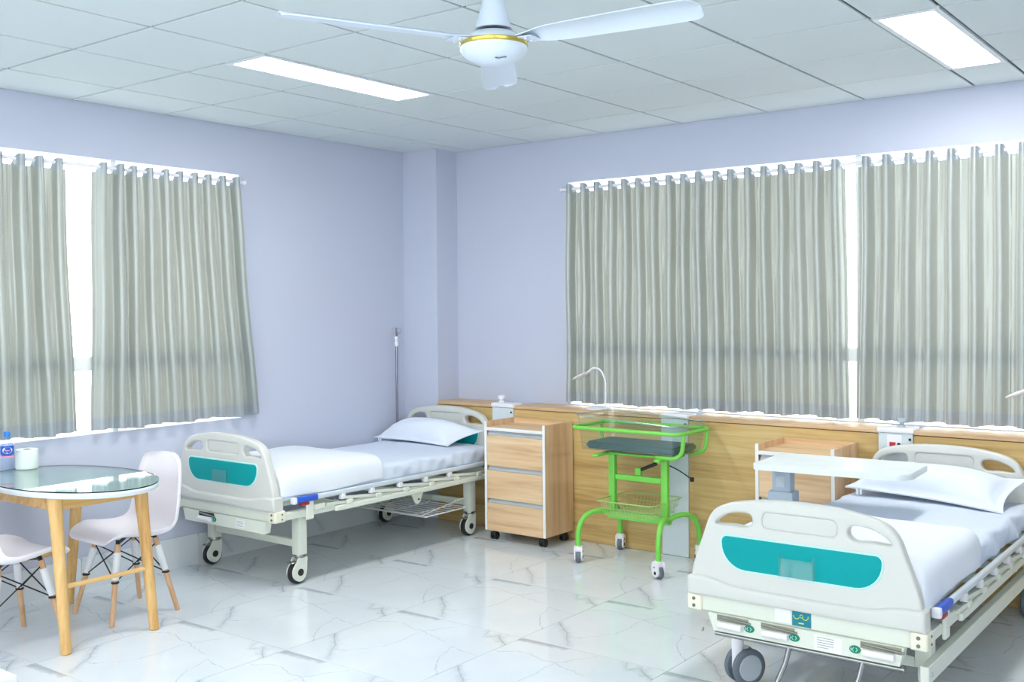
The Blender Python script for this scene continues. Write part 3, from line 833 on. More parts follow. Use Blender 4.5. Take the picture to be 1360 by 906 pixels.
        bm = B(); box(bm, (0.125, -1.0055, Z(0.330)), (0.205, -1.0035, Z(0.376)), 0.0006, 1); lb = ob('rating_plate', bm, M['white_edge'], sk, 0)
        bm = B()
        for r in range(4): box(bm, (0.135, -1.0062, Z(0.338 + r * 0.009)), (0.19, -1.0054, Z(0.3395 + r * 0.009)))
        ob('print_line', bm, M['grey'], lb, 0)['kind'] = 'stuff'
    # legs and castors
    for sx in (-1, 1):
        for sy in (-1, 1):
            lx, ly = (-0.362 if near and sx < 0 else 0.422 if near and sy > 0 else sx * 0.392), (0.92 if near and sy > 0 else sy * 0.765)
            if not near:
                bm = B(); box(bm, (lx - 0.031, ly - 0.031, 0.164), (lx + 0.031, ly + 0.031, Z(0.3875)), 0.006, 2); ob('leg', bm, M['steel_w'], t, 40)
                bed_castor(t, lx, ly, 0.15)
            else:
                bm = B(); cyl(bm, (lx, ly, 0.2), (lx, ly, 0.285), 0.026, 16); box(bm, (lx - 0.03, ly - 0.03, 0.255), (lx + 0.03, ly + 0.03, Z(0.387)), 0.005, 2); ob('leg', bm, M['steel_w'], t, 40)
                bed_castor(t, lx, ly, 0.2, 2.6 if sy < 0 else PI, True)
    if not near:
        for sy in (-1, 1):
            bm = B(); box(bm, (-0.361, sy * 0.765 - 0.018, 0.205), (0.361, sy * 0.765 + 0.018, 0.247), 0.004, 1); ob('cross_bar', bm, M['steel_w'], t, 40)
        bm = B(); prism(bm, smooth_loop([(-0.05, Z(0.39)), (0.05, Z(0.39)), (0.045, Z(0.36)), (0.018, Z(0.315)), (-0.018, Z(0.315)), (-0.045, Z(0.36))], 4), 0.428, 0.436, 0)
        bmesh.ops.translate(bm, vec=(0, 0.19, 0), verts=bm.verts); hb = ob('hinge_plate', bm, M['steel_w'], t, 30)
        bm = B(); cyl(bm, (0.434, 0.20, Z(0.338)), (0.440, 0.20, Z(0.338)), 0.006, 10); ob('pivot', bm, M['black'], hb)
        # wire basin rack hung from the head cross bar
        bm = B(); z = 0.205; xa, xb, ya, yb = -0.27, 0.42, 0.28, 0.70
        tube(bm, [(xa, ya, z), (xb, ya, z), (xb, yb, z), (xa, yb, z)], 0.004, 6, True)
        for i in range(7):
            yy = ya + (yb - ya) * (i + 0.5) / 7.5; tube(bm, [(xa, yy, z), (xb, yy, z)], 0.0028, 6)
        for xx in (xa + 0.14, xa + 0.34, xb - 0.14): tube(bm, [(xx, ya, z - 0.003), (xx, yb, z - 0.003), (xx, 0.748, 0.235)], 0.003, 6)
        for xx in (xa, xb - 0.05): tube(bm, [(xx, ya, z), (xx, 0.748, 0.262)], 0.003, 6)
        ob('wire_rack', bm, M['white_edge'], t)
        # drip stand plugged into the far head corner
        px, py = -0.435, 0.92
        bm = B(); cyl(bm, (px, py, 0.448), (px, py, 1.30), 0.009, 14); ip = ob('drip_pole', bm, M['steel'], t)
        bm = B(); lathe(bm, [(0.011, 1.285), (0.014, 1.29), (0.014, 1.315), (0.010, 1.32), (0.010, 1.335), (0.013, 1.34), (0.013, 1.355), (0.009, 1.36)], 14, (px, py, 0)); ob('collar', bm, M['white'], ip)
        bm = B()
        for a in (0, PI / 2):
            ca, sa = math.cos(a + 0.65), math.sin(a + 0.65)
            tube(bm, [(px + ca * q.x, py + sa * q.x, q.z) for q in spline([(0.006, 0, 1.345), (0.007, 0, 1.375), (0.028, 0, 1.39), (0.034, 0, 1.405), (0.024, 0, 1.418), (0.0, 0, 1.424), (-0.024, 0, 1.418), (-0.034, 0, 1.405), (-0.028, 0, 1.39), (-0.007, 0, 1.375), (-0.006, 0, 1.345)], 3)], 0.0032, 6)
        ob('hook', bm, M['steel'], ip)
    else:
        # low chassis, central brake bar and crank rods
        for s in (-1, 1):
            bm = B(); box(bm, (s * 0.435 - 0.016, -0.93 if s > 0 else -0.72, 0.215), (s * 0.435 + 0.016, 0.93, 0.28), 0.003, 1); ch = ob('chassis_beam', bm, M['steel_w'], t, 40)
            bm = B(); cyl(bm, (s * 0.45, -0.90, 0.248), (s * 0.456, -0.90, 0.248), 0.009, 12); ob('bolt', bm, M['alu'], ch)
            bm = B(); box(bm, (min(s * 0.36, s * 0.42), -0.79, 0.225), (max(s * 0.36, s * 0.42), -0.74, 0.27), 0.003, 1); ob('gusset', bm, M['steel_w'], t, 40)
        for yy in (-0.765, 0.92):
            bm = B(); box(bm, (-0.362, yy - 0.02, 0.222), (0.362, yy + 0.02, 0.262), 0.004, 1); ob('cross_bar', bm, M['steel_w'], t, 40)
        bm = B(); tube(bm, [(-0.35, -0.985, 0.274), (0.385, -0.985, 0.274)], 0.0105, 10)
        for xx in (-0.045, 0.235):
            tube(bm, spline([(xx, -0.985, 0.272), (xx - 0.012, -1.0, 0.21), (xx - 0.035, -1.02, 0.14), (xx - 0.03, -1.03, 0.11), (xx + 0.0, -1.035, 0.09), (xx + 0.05, -1.035, 0.08)], 5), 0.0105, 10)
        ob('brake_bar', bm, M['chrome'], t)
        for xx in (-0.28, -0.09, 0.30):
            bm = B(); tube(bm, [(xx, -0.955, 0.335), (xx, 0.2, 0.35)], 0.012, 10); box(bm, (xx - 0.02, -0.955, 0.31), (xx + 0.02, -0.90, 0.352), 0.004, 1); ob('crank_rod', bm, M['alu'], t, 40)
        bm = B(); box(bm, (-0.22, -0.60, 0.14), (-0.10, -0.20, 0.215), 0.01, 2); ob('linkage_box', bm, M['greyl'], t, 40)
    for s in (-1, 1): side_rail(t, s, dz)
    return t
M['brass_dull'] = plain('dull_crank_recess', (150, 146, 124), 0.5)
B1 = (0.492, -1.302); B2 = (3.975, -1.322); D2 = -0.03
hospital_bed('hospital bed with silver drip pole beside the lavender wall', *B1, 0.0, False)
hospital_bed('hospital bed with teal sticker and chrome brake bar in the near corner', *B2, D2, True)

# ------------------------------------------------------------------ bedding
def mattress(label, x, y, dz, seed):
    rnd = random.Random(seed)
    hx, y0, y1, zb, zt = 0.43, -0.945, 0.95, 0.4875 + dz, 0.60 + dz
    prof = [(hx - 0.02, zb), (hx, zb + 0.012), (hx + 0.002, zb + 0.04), (hx, zt - 0.035), (hx - 0.008, zt - 0.014), (hx - 0.03, zt - 0.002), (hx - 0.07, zt)]
    half = [(p.x, p.z) for p in spline([(a, 0, b) for a, b in prof], 3)]
    top = [(hx - 0.07 - (hx - 0.07) * k / 9, zt + 0.004 * (k / 9)) for k in range(1, 10)]
    sec = half + top; sec = sec + [(-a, b) for a, b in sec[:-1][::-1]]
    L = len(sec); nv = 90
    ph = [rnd.uniform(0, 6.28) for _ in range(6)]
    def fn(u, v):
        a, b = sec[min(L - 1, round(u * (L - 1)))]
        yy = y0 + (y1 - y0) * v
        side = max(0, min(1, (abs(a) - hx + 0.05) / 0.05))
        e = min(v, 1 - v) * (y1 - y0)
        rr = 0.03
        sh = 1 - (math.sqrt(max(0, rr * rr - (rr - min(e, rr)) ** 2)) / rr)
        aa = a * (1 - 0.05 * sh)
        zz = b - sh * 0.03 * max(0, (b - zb) / (zt - zb))
        w = math.sin(yy * 31 + ph[0] + b * 26) * 0.5 + math.sin(yy * 57 + ph[1] - b * 35) * 0.4 + math.sin(yy * 17 + ph[2] + b * 40)
        headk = 0.5 + 0.9 * max(0, v - 0.45)
        aa += (1 if a > 0 else -1) * side * 0.0105 * w * headk * (1 if zb + 0.01 < b else 0.3)
        if b > zt - 0.03:
            zz += 0.0022 * math.sin(a * 23 + yy * 9 + ph[3]) * math.sin(yy * 7 + ph[4]) + 0.0012 * math.sin(a * 40 - yy * 31)
        return (aa, yy, zz)
    bm = B(); vs = grid(bm, L - 1, nv, fn)
    bm.faces.new([c[0] for c in vs]); bm.faces.new([c[-1] for c in vs][::-1]); bm.faces.new([vs[0][j] for j in range(nv + 1)] + [vs[-1][j] for j in range(nv, -1, -1)])
    o = ob('mattress', bm, M['sheet'], ang=60, loc=(x, y, 0)); tag(o, label, 'mattress', 'sheeted mattresses'); return o
mattress('mattress in a white sheet on the far bed by the left wall', *B1, 0.0, 3)
mattress('mattress in a white sheet on the near bed under the overbed table', *B2, D2, 5)

def quilt(label, x, y, dz, seed):
    rnd = random.Random(seed); ph = [rnd.uniform(0, 6.28) for _ in range(6)]
    y0, y1 = -0.938, -0.128; zb, zt = 0.515 + dz, 0.668 + dz
    prof = [(0.4455, zb), (0.447, zb + 0.03), (0.446, zb + 0.07), (0.440, zt - 0.045), (0.425, zt - 0.02), (0.395, zt - 0.006), (0.35, zt)]
    half = [(p.x, p.z) for p in spline([(a, 0, b) for a, b in prof], 3)]
    top = [(0.35 - 0.35 * k / 10, zt + 0.003 * k / 10) for k in range(1, 11)]
    sec = half + top; sec = sec + [(-a, b) for a, b in sec[:-1][::-1]]; L = len(sec); nv = 48
    def fn(u, v):
        a, b = sec[min(L - 1, round(u * (L - 1)))]
        # denser rows at both ends so they round off
        w = 0.5 - 0.5 * math.cos(PI * v); yy = y0 + (y1 - y0) * w
        e = (y1 - yy); rr = 0.04; sh = 1 - math.sqrt(max(0, rr * rr - (rr - min(e, rr)) ** 2)) / rr
        e2 = (yy - y0); r2 = 0.05; sh2 = 1 - math.sqrt(max(0, r2 * r2 - (r2 - min(e2, r2)) ** 2)) / r2
        k = max(0, (b - zb) / (zt - zb))
        zz = b - k * (0.034 * sh + 0.045 * sh2)
        aa = a * (1 - 0.012 * sh - 0.02 * sh2)
        zz += 0.0035 * math.sin(a * 9 + ph[0]) * math.sin(yy * 11 + ph[1]) * k + 0.0015 * math.sin(a * 26 + yy * 21 + ph[2]) * k
        if abs(a) > 0.41: aa += (1 if a > 0 else -1) * min(0, 0.004 * math.sin(yy * 14 + ph[3]) + 0.002 * math.sin(yy * 33 + b * 30))
        if b < zb + 0.06: zz += 0.006 * math.sin(yy * 8 + ph[4])
        return (aa, yy, zz)
    bm = B(); vs = grid(bm, L - 1, nv, fn)
    bm.faces.new([c[0] for c in vs]); bm.faces.new([c[-1] for c in vs][::-1])
    o = ob('quilt', bm, M['quilt'], ang=70, loc=(x, y, 0)); tag(o, label, 'quilt', 'folded quilts')
    return o
quilt('thick white quilt folded over the foot of the far bed', *B1, 0.0, 1)
quilt('thick white quilt folded over the foot of the near bed', *B2, D2, 2)

def pillow(label, corners, h, loc, seed, flange=0.03):
    """corners nearL, nearR, farR, farL of the seam"""
    nl, nr, fr, fl = [Vector(c) for c in corners]
    rnd = random.Random(seed); ph = [rnd.uniform(0, 6.28) for _ in range(6)]
    nrm = ((nr - nl).cross(fl - nl)).normalized()
    n = 36
    def seam(u, v):
        # edges bow inwards between the corners
        uu = u + 0.05 * (1 if u < 0.5 else -1) * abs(2 * u - 1) ** 2 * (1 - (2 * v - 1) ** 2)
        vv = v + 0.07 * (1 if v < 0.5 else -1) * abs(2 * v - 1) ** 2 * (1 - (2 * u - 1) ** 2)
        p = nl.lerp(nr, uu).lerp(fl.lerp(fr, uu), vv)
        return p
    def th(u, v):
        f = flange
        a = max(0, min(1, (min(u, 1 - u) - f) / (0.5 - f))); b = max(0, min(1, (min(v, 1 - v) - f * 1.6) / (0.5 - f * 1.6)))
        q = (1 - (1 - a) ** 2.6) * (1 - (1 - b) ** 2.2)
        return q ** 0.6
    def wr(u, v):
        e = min(u, 1 - u, v, 1 - v)
        return 0.004 * math.sin(u * 40 + v * 22 + ph[0]) * math.exp(-e * 9) + 0.0025 * math.sin(u * 13 - v * 17 + ph[1]) + 0.003 * math.sin((u - 0.5) * (v - 0.5) * 90 + ph[2]) * math.exp(-e * 5)
    bm = B()
    grid(bm, n, n, lambda u, v: seam(u, v) + nrm * (0.004 + (h * 0.78 + wr(u, v)) * th(u, v)))
    grid(bm, n, n, lambda u, v: seam(u, v) - nrm * (0.004 + h * 0.16 * th(u, v)))
    # close the seam edge
    rim_t = lambda u, v: seam(u, v) + nrm * 0.004
    rim_b = lambda u, v: seam(u, v) - nrm * 0.004
    for f in (lambda s: (s, 0), lambda s: (1, s), lambda s: (1 - s, 1), lambda s: (0, 1 - s)):
        grid(bm, n, 1, lambda s, w, f=f: rim_b(*f(s)).lerp(rim_t(*f(s)), w))
    bmesh.ops.remove_doubles(bm, verts=bm.verts, dist=1e-5)
    o = ob('pillow', bm, M['pillow'], ang=80, loc=loc); tag(o, label, 'pillow', 'white pillows')
    # little white ties at the near left corner
    bm = B(); p = nl.lerp(nr, 0.08)
    for s in (0, 0.02): box(bm, (p.x + s, p.y - 0.012, p.z - 0.028), (p.x + s + 0.012, p.y - 0.009, p.z + 0.004), 0.001, 1)
    ob('tie', bm, M['pillow'], o, 0)
    return o
pillow('white pillow at the head of the far bed below the drip pole', [(-0.475, 0.71, 0.622), (0.262, 0.69, 0.612), (0.395, 0.93, 0.705), (-0.40, 0.935, 0.69)], 0.15, (*B1, 0), 4)
pillow('white flanged pillow at the head of the near bed', [(-0.415, 0.66, 0.612), (0.378, 0.565, 0.575), (0.425, 0.925, 0.690), (-0.385, 0.93, 0.690)], 0.13, (*B2, 0), 6, 0.055)

# ------------------------------------------------------------------ overbed table
def overbed():
    t = thing('overbed_table', 'white overbed table with grey column reaching over the near bed', 'table', (3.41, -1.12, 0), math.radians(3))
    bm = B(); prism(bm, round_rect(-0.075, 0.655, -0.215, 0.215, 0.05, 6, (0.07, 0.015, 0.015, 0.085)), 0.772, 0.802, 2)
    bmesh.ops.bevel(bm, geom=[e for e in bm.edges if abs(e.verts[0].co.z - e.verts[1].co.z) < 1e-4], offset=0.004, segments=2, affect='EDGES')
    ob('tray', bm, M['topw'], t, 40)
    bm = B(); box(bm, (-0.052, -0.06, 0.752), (0.06, 0.06, 0.7715), 0.004, 1); ob('tray_bracket', bm, M['alu'], t, 40)
    bm = B(); box(bm, (-0.045, -0.035, 0.60), (0.05, 0.035, 0.7515), 0.008, 2); c = ob('upper_column', bm, M['greyc'], t, 40)
    bm = B(); box(bm, (-0.022, -0.0365, 0.665), (0.022, -0.034, 0.72), 0.001, 1); ob('cover_plate', bm, M['greyl'], c, 0)
    bm = B(); box(bm, (-0.062, -0.05, 0.09), (0.066, 0.05, 0.645), 0.008, 2); ob('lower_column', bm, M['greyc'], t, 40)
    bm = B()
    box(bm, (-0.04, -0.30, 0.062), (0.04, 0.30, 0.098), 0.006, 2)
    for s in (-1, 1): box(bm, (-0.04, s * 0.29 - 0.025, 0.055), (0.60, s * 0.29 + 0.025, 0.09), 0.006, 2)
    ob('base', bm, M['white'], t, 40)
    for xx in (0.0, 0.57):
        for s in (-1, 1):
            bm = B(); lathe(bm, [(0.018, -0.012), (0.025, -0.009), (0.025, 0.009), (0.018, 0.012)], 18, (xx, s * 0.29, 0.0255), 'x'); cyl(bm, (xx, s * 0.29, 0.025), (xx, s * 0.29, 0.058), 0.009, 8)
            ob('castor', bm, M['grey'], t)
overbed()

# ------------------------------------------------------------------ green baby cot trolley
def cot():
    ox, oy = 2.23, -0.49
    t = thing('baby_cot', 'lime green trolley cot with clear tub in front of the oak panel', 'cot', (ox, oy, 0))
    V = lambda x, y, z: (x - ox, y - oy, z)
    post_y = -0.53; xl, xr = 2.045, 2.415
    for x in (xl, xr):
        bm = B(); box(bm, V(x - 0.022, post_y - 0.018, 0.30), V(x + 0.022, post_y + 0.018, 0.650), 0.006, 2); ob('post', bm, M['green'], t, 40)
    bm = B(); box(bm, V(xl + 0.023, post_y - 0.013, 0.495), V(xr - 0.023, post_y + 0.013, 0.53), 0.004, 1); ob('upper_crossbar', bm, M['green'], t, 40)
    bm = B(); box(bm, V(xl - 0.03, post_y - 0.022, 0.252), V(xr + 0.03, post_y + 0.022, 0.299), 0.005, 2); ob('lower_crossbar', bm, M['green'], t, 40)
    bm = B(); box(bm, V(xl - 0.05, post_y - 0.03, 0.651), V(xr + 0.05, post_y + 0.03, 0.666), 0.004, 1); box(bm, V(xl - 0.05, post_y - 0.16, 0.648), V(xl - 0.01, post_y + 0.16, 0.664), 0.004, 1); box(bm, V(xr + 0.01, post_y - 0.16, 0.648), V(xr + 0.05, post_y + 0.16, 0.664), 0.004, 1)
    ob('cradle_support', bm, M['green'], t, 40)
    feet = [(xl - 0.015, 1.925, -0.745), (xl - 0.015, 1.955, -0.300), (xr + 0.015, 2.515, -0.80), (xr + 0.015, 2.52, -0.30)]
    for x0, fx, fy in feet:
        y0 = post_y
        P = lambda k, z: V(x0 + (fx - x0) * k, y0 + (fy - y0) * k, z)
        bm = B(); tube(bm, spline([P(0.0, 0.276), P(0.25, 0.298), P(0.55, 0.30), P(0.80, 0.276), P(0.95, 0.225), P(1.0, 0.16), P(1.0, 0.098)], 5), 0.0160, 14)
        lg = ob('leg', bm, M['green'], t, 60)
        c = V(fx, fy, 0); yw = {0: 0.5, 1: 0.3, 2: 1.1, 3: 0.6}[feet.index((x0, fx, fy))]
        R = Matrix.Translation(c) @ Matrix.Rotation(yw, 4, 'Z')
        bm = B(); cyl(bm, (0, 0, 0.085), (0, 0, 0.102), 0.022, 16)
        pl = smooth_loop([(0.026, 0.094), (-0.026, 0.094), (-0.03, 0.06), (-0.034, 0.035), (-0.02, 0.014), (0.012, 0.012), (0.03, 0.035)], 3)
        prism(bm, pl, 0.016, 0.026, 0); prism(bm, pl, -0.026, -0.016, 0); box(bm, (-0.022, -0.024, 0.066), (0.022, 0.026, 0.092), 0.006, 2)
        bmesh.ops.transform(bm, matrix=R, verts=bm.verts); ca = ob('castor', bm, M['white'], lg, 40)
        bm = B(); lathe(bm, [(0.03, -0.014), (0.037, -0.011), (0.0375, 0), (0.037, 0.011), (0.03, 0.014)], 26, (0, -0.006, 0.0378), 'x'); bmesh.ops.transform(bm, matrix=R, verts=bm.verts); ob('wheel', bm, M['grey'], lg)
        bm = B()
        for s in (-1, 1):
            cyl(bm, (s * 0.026, -0.004, 0.034), (s * 0.029, -0.004, 0.034), 0.010, 12); cyl(bm, (s * 0.026, 0.004, 0.066), (s * 0.028, 0.004, 0.066), 0.005, 10)
        bmesh.ops.transform(bm, matrix=R, verts=bm.verts); ob('axle_cap', bm, M['black'], lg)
    # cradle rail and its two hoops
    x0, x1, y0, y1, zr = 1.845, 2.60, -0.70, -0.288, 0.822
    lp = round_rect(x0, x1, y0, y1, 0.055, 6)
    bm = B(); tube(bm, [V(a, b, zr) for a, b in lp], 0.0118, 12, True); rl = ob('cradle_rail', bm, M['green'], t, 60)
    for yy in (y0 + 0.055, y1 - 0.055):
        bm = B(); tube(bm, [V(*p) for p in spline([(2.42, yy, 0.672), (x1 - 0.10, yy, 0.672), (x1 - 0.05, yy, 0.677), (x1 - 0.012, yy, 0.71), (x1 - 0.002, yy, 0.77), (x1, yy, zr)], 5)], 0.0125, 10)
        ob('cradle_hoop', bm, M['green'], t, 60)
    bm = B(); tube(bm, [V(*p) for p in spline([(2.02, y1 - 0.06, 0.672), (x0 + 0.09, y1 - 0.06, 0.673), (x0 + 0.04, y1 - 0.06, 0.682), (x0 + 0.01, y1 - 0.06, 0.72), (x0 + 0.002, y1 - 0.06, 0.77), (x0, y1 - 0.06, zr)], 5)], 0.011, 10)
    ob('cradle_hoop', bm, M['green'], t, 60)
    # clear tub: flared walls, high at the head end
    def rimz(x):
        k = max(0, min(1, (x - 2.03) / 0.12)); k = k * k * (3 - 2 * k)
        return 0.898 + (0.864 - 0.898) * k
    base = round_rect(1.885, 2.56, -0.665, -0.315, 0.05, 6); rim = round_rect(1.86, 2.585, -0.685, -0.292, 0.06, 6)
    n = len(base)
    bm = B()
    rows = []
    for k in range(9):
        f = k / 8
        rows.append([bm.verts.new(V(a[0] + (b[0] - a[0]) * f, a[1] + (b[1] - a[1]) * f, 0.687 + (rimz(b[0]) - 0.687) * f)) for a, b in zip(base, rim)])
    for r, s in zip(rows, rows[1:]):
        for i in range(n): bm.faces.new((r[i], r[(i + 1) % n], s[(i + 1) % n], s[i]))
    bm.faces.new(rows[0][::-1])
    tb = ob('tub', bm, M['acryl'], t, 50); tb['label'] = 'clear acrylic tub'
    bm = B(); tube(bm, [V(a, b, rimz(a)) for a, b in rim], 0.0062, 8, True); ob('rim', bm, M['acryl_rim'], tb, 60)
    # wire basket
    bm = B(); bx0, bx1, by0, by1 = 2.035, 2.43, -0.72, -0.335
    top = round_rect(bx0, bx1, by0, by1, 0.03, 3); bot = round_rect(bx0 + 0.03, bx1 - 0.03, by0 + 0.03, by1 - 0.03, 0.03, 3)
    tube(bm, [V(a, b, 0.388) for a, b in top], 0.0035, 6, True)
    for zz, f in ((0.345, 0.55), (0.302, 1.0)):
        tube(bm, [V(a[0] + (b[0] - a[0]) * f, a[1] + (b[1] - a[1]) * f, zz) for a, b in zip(top, bot)], 0.0018, 5, True)
    for i in range(13):
        f = (i + 0.5) / 13
        xa = bx0 + 0.04 + (bx1 - bx0 - 0.08) * f; ya = by0 + 0.04 + (by1 - by0 - 0.08) * f
        tube(bm, [V(xa, by0, 0.388), V(xa, by0 + 0.03, 0.302), V(xa, by1 - 0.03, 0.302), V(xa, by1, 0.388)], 0.0014, 4)
        tube(bm, [V(bx0, ya, 0.388), V(bx0 + 0.03, ya, 0.302), V(bx1 - 0.03, ya, 0.302), V(bx1, ya, 0.388)], 0.0014, 4)
    ob('wire_basket', bm, M['greenwire'], t)
    # gas spring and release cable
    bm = B(); cyl(bm, V(2.235, -0.52, 0.565), V(2.36, -0.52, 0.618), 0.011, 12); gs = ob('gas_spring', bm, M['black'], t)
    bm = B(); cyl(bm, V(2.362, -0.52, 0.619), V(2.395, -0.52, 0.63), 0.016, 12); ob('fitting', bm, M['brass'], gs)
    bm = B(); box(bm, V(2.205, -0.535, 0.5305), V(2.245, -0.505, 0.578), 0.004, 1); ob('spring_bracket', bm, M['green'], t, 40)
    bm = B(); tube(bm, spline([V(2.40, -0.50, 0.615), V(2.47, -0.46, 0.575), V(2.52, -0.43, 0.535), V(2.535, -0.42, 0.525)], 5), 0.004, 6); box(bm, V(2.525, -0.428, 0.508), V(2.548, -0.412, 0.534), 0.003, 1); ob('release_cable', bm, M['black'], t)
    # the little mattress is a thing of its own, lying in the tub
    lpm = round_rect(1.91, 2.535, -0.64, -0.34, 0.03, 4)
    bm = B(); prism(bm, lpm, 0.691, 0.732, 2)
    bmesh.ops.bevel(bm, geom=[e for e in bm.edges if abs(e.verts[0].co.z - e.verts[1].co.z) < 1e-4], offset=0.01, segments=3, affect='EDGES')
    tag(ob('cot_mattress', bm, M['tealsheet'], ang=50), 'thin dark teal mattress lying in the clear cot tub', 'mattress')
cot()

# ------------------------------------------------------------------ round table
TC = (0.600, -3.288); TR = 0.545; TK = 0.337 / 0.545      # oval top
def table():
    t = thing('dining_table', 'oval white table with glass top and tapered wooden legs', 'table', (TC[0], TC[1], 0))
    def oval(bm): bmesh.ops.transform(bm, matrix=Matrix.Diagonal((1, TK, 1, 1)), verts=bm.verts)
    bm = B(); lathe(bm, [(TR - 0.03, 0.708), (TR - 0.008, 0.712), (TR, 0.728), (TR - 0.002, 0.737), (TR - 0.006, 0.7385)], 96); oval(bm); ob('tabletop', bm, M['topw'], t, 30)
    bm = B(); lathe(bm, [(TR - 0.004, 0.739), (TR - 0.004, 0.7445)], 96); oval(bm); g = ob('glass_top', bm, M['tglass'], t, 30)
    bm = B(); n = 96
    for (ra, za), (rb, zb) in (((TR - 0.0035, 0.739), (TR - 0.0035, 0.7446)),):
        grid(bm, n, 1, lambda u, v: ((ra + (rb - ra) * v) * math.cos(2 * PI * u), (ra + (rb - ra) * v) * math.sin(2 * PI * u), za + (zb - za) * v), True)
    oval(bm); ob('glass_edge', bm, M['glassedge'], g, 30)
    feet = [(0.961, -3.531), (0.966, -3.074), (0.192, -3.078), (0.187, -3.535)]
    tops = []
    for fx, fy in feet:
        dx, dy = fx - TC[0], fy - TC[1]
        tx, ty = dx * 0.72, dy * 0.97
        tops.append((tx, ty))
        bm = B(); tube(bm, [(tx, ty, 0.707), (tx + (dx - tx) * 0.3, ty + (dy - ty) * 0.3, 0.50), (dx, dy, 0.0)], 0.034, 18, r2=0.0235)
        ob('leg', bm, M['beech'], t, 50)
    for k in range(4):
        a, b = tops[k], tops[(k + 1) % 4]
        A, C = Vector((*a, 0.677)), Vector((*b, 0.677)); d = (C - A).normalized()
        bm = B(); bar(bm, A + d * 0.02, C - d * 0.02, 0.022, 0.06); ob('apron', bm, M['beech_h'], t, 0)
    for k in (0, 2):
        f = 0.58
        P = lambda i: Vector(((feet[i][0] - TC[0]) * (1 - f) + tops[i][0] * f - 0, (feet[i][1] - TC[1]) * (1 - f) + tops[i][1] * f, 0.292))
        P = lambda i: Vector((tops[i][0] + (feet[i][0] - TC[0] - tops[i][0]) * f, tops[i][1] + (feet[i][1] - TC[1] - tops[i][1]) * f, 0.298))
        bm = B(); tube(bm, [P(k), P(k + 1)], 0.0115, 12); ob('stretcher', bm, M['beech_h'], t, 50)
M['beech_h'] = wood('pale_beech_rail', (196, 146, 84), (222, 178, 112), (236, 198, 136), 1, sc=1.2)
table()

# things on the table
bm = B()
n = 36
lathe(bm, [(0.020, 0.0), (0.054, 0.0), (0.056, 0.004), (0.056, 0.096), (0.054, 0.1), (0.020, 0.1), (0.0195, 0.06), (0.0195, 0.02)], 40)
roll = tag(ob('tissue_roll', bm, M['paper'], ang=40, loc=(0.105, -3.258, 0.7452)), 'white toilet paper roll standing on the oval glass table', 'tissue roll')
bm = B(); lathe(bm, [(0.019, 0.1002), (0.0205, 0.1008), (0.0205, 0.1012)], 24); ob('core', bm, M['dark'], roll)
bt = thing('water_bottle', 'clear water bottle with blue cap and label on the oval table', 'bottle', (0.103, -3.362, 0.7452))
bm = B(); lathe(bm, [(0.024, 0.0), (0.030, 0.004), (0.032, 0.015), (0.031, 0.035), (0.032, 0.06), (0.032, 0.13), (0.030, 0.14), (0.022, 0.162), (0.0135, 0.176), (0.0125, 0.182)], 28); ob('body', bm, M['water'], bt, 50)
bm = B(); lathe(bm, [(0.0326, 0.086), (0.0328, 0.088), (0.0328, 0.130), (0.0326, 0.132)], 28); lb = ob('label_band', bm, M['labelblue'], bt, 50)
bm = B(); vd = math.atan2(-2.8, 5.3)
def onband(a, z, r=0.0334): return (r * math.cos(vd + a), r * math.sin(vd + a), z)
vsr = [bm.verts.new(onband(0.05 + 0.75 * math.cos(k * PI / 10), 0.109 + 0.017 * math.sin(k * PI / 10))) for k in range(20)]; bm.faces.new(vsr)
ob('label_oval', bm, M['labelwhite'], lb, 0)
bm = B(); tube(bm, [onband(-0.3 + 0.7 * i / 6, 0.108, 0.0345) for i in range(7)], 0.0022, 6); ob('label_stroke', bm, M['pink'], lb)
bm = B(); lathe(bm, [(0.0325, 0.07), (0.0327, 0.072), (0.0327, 0.078), (0.0325, 0.08)], 28); ob('label_stripe', bm, M['pink'], lb, 50)
bm = B(); lathe(bm, [(0.0145, 0.178), (0.0152, 0.18), (0.0152, 0.2), (0.0135, 0.203)], 24); ob('cap', bm, M['capblue'], bt)

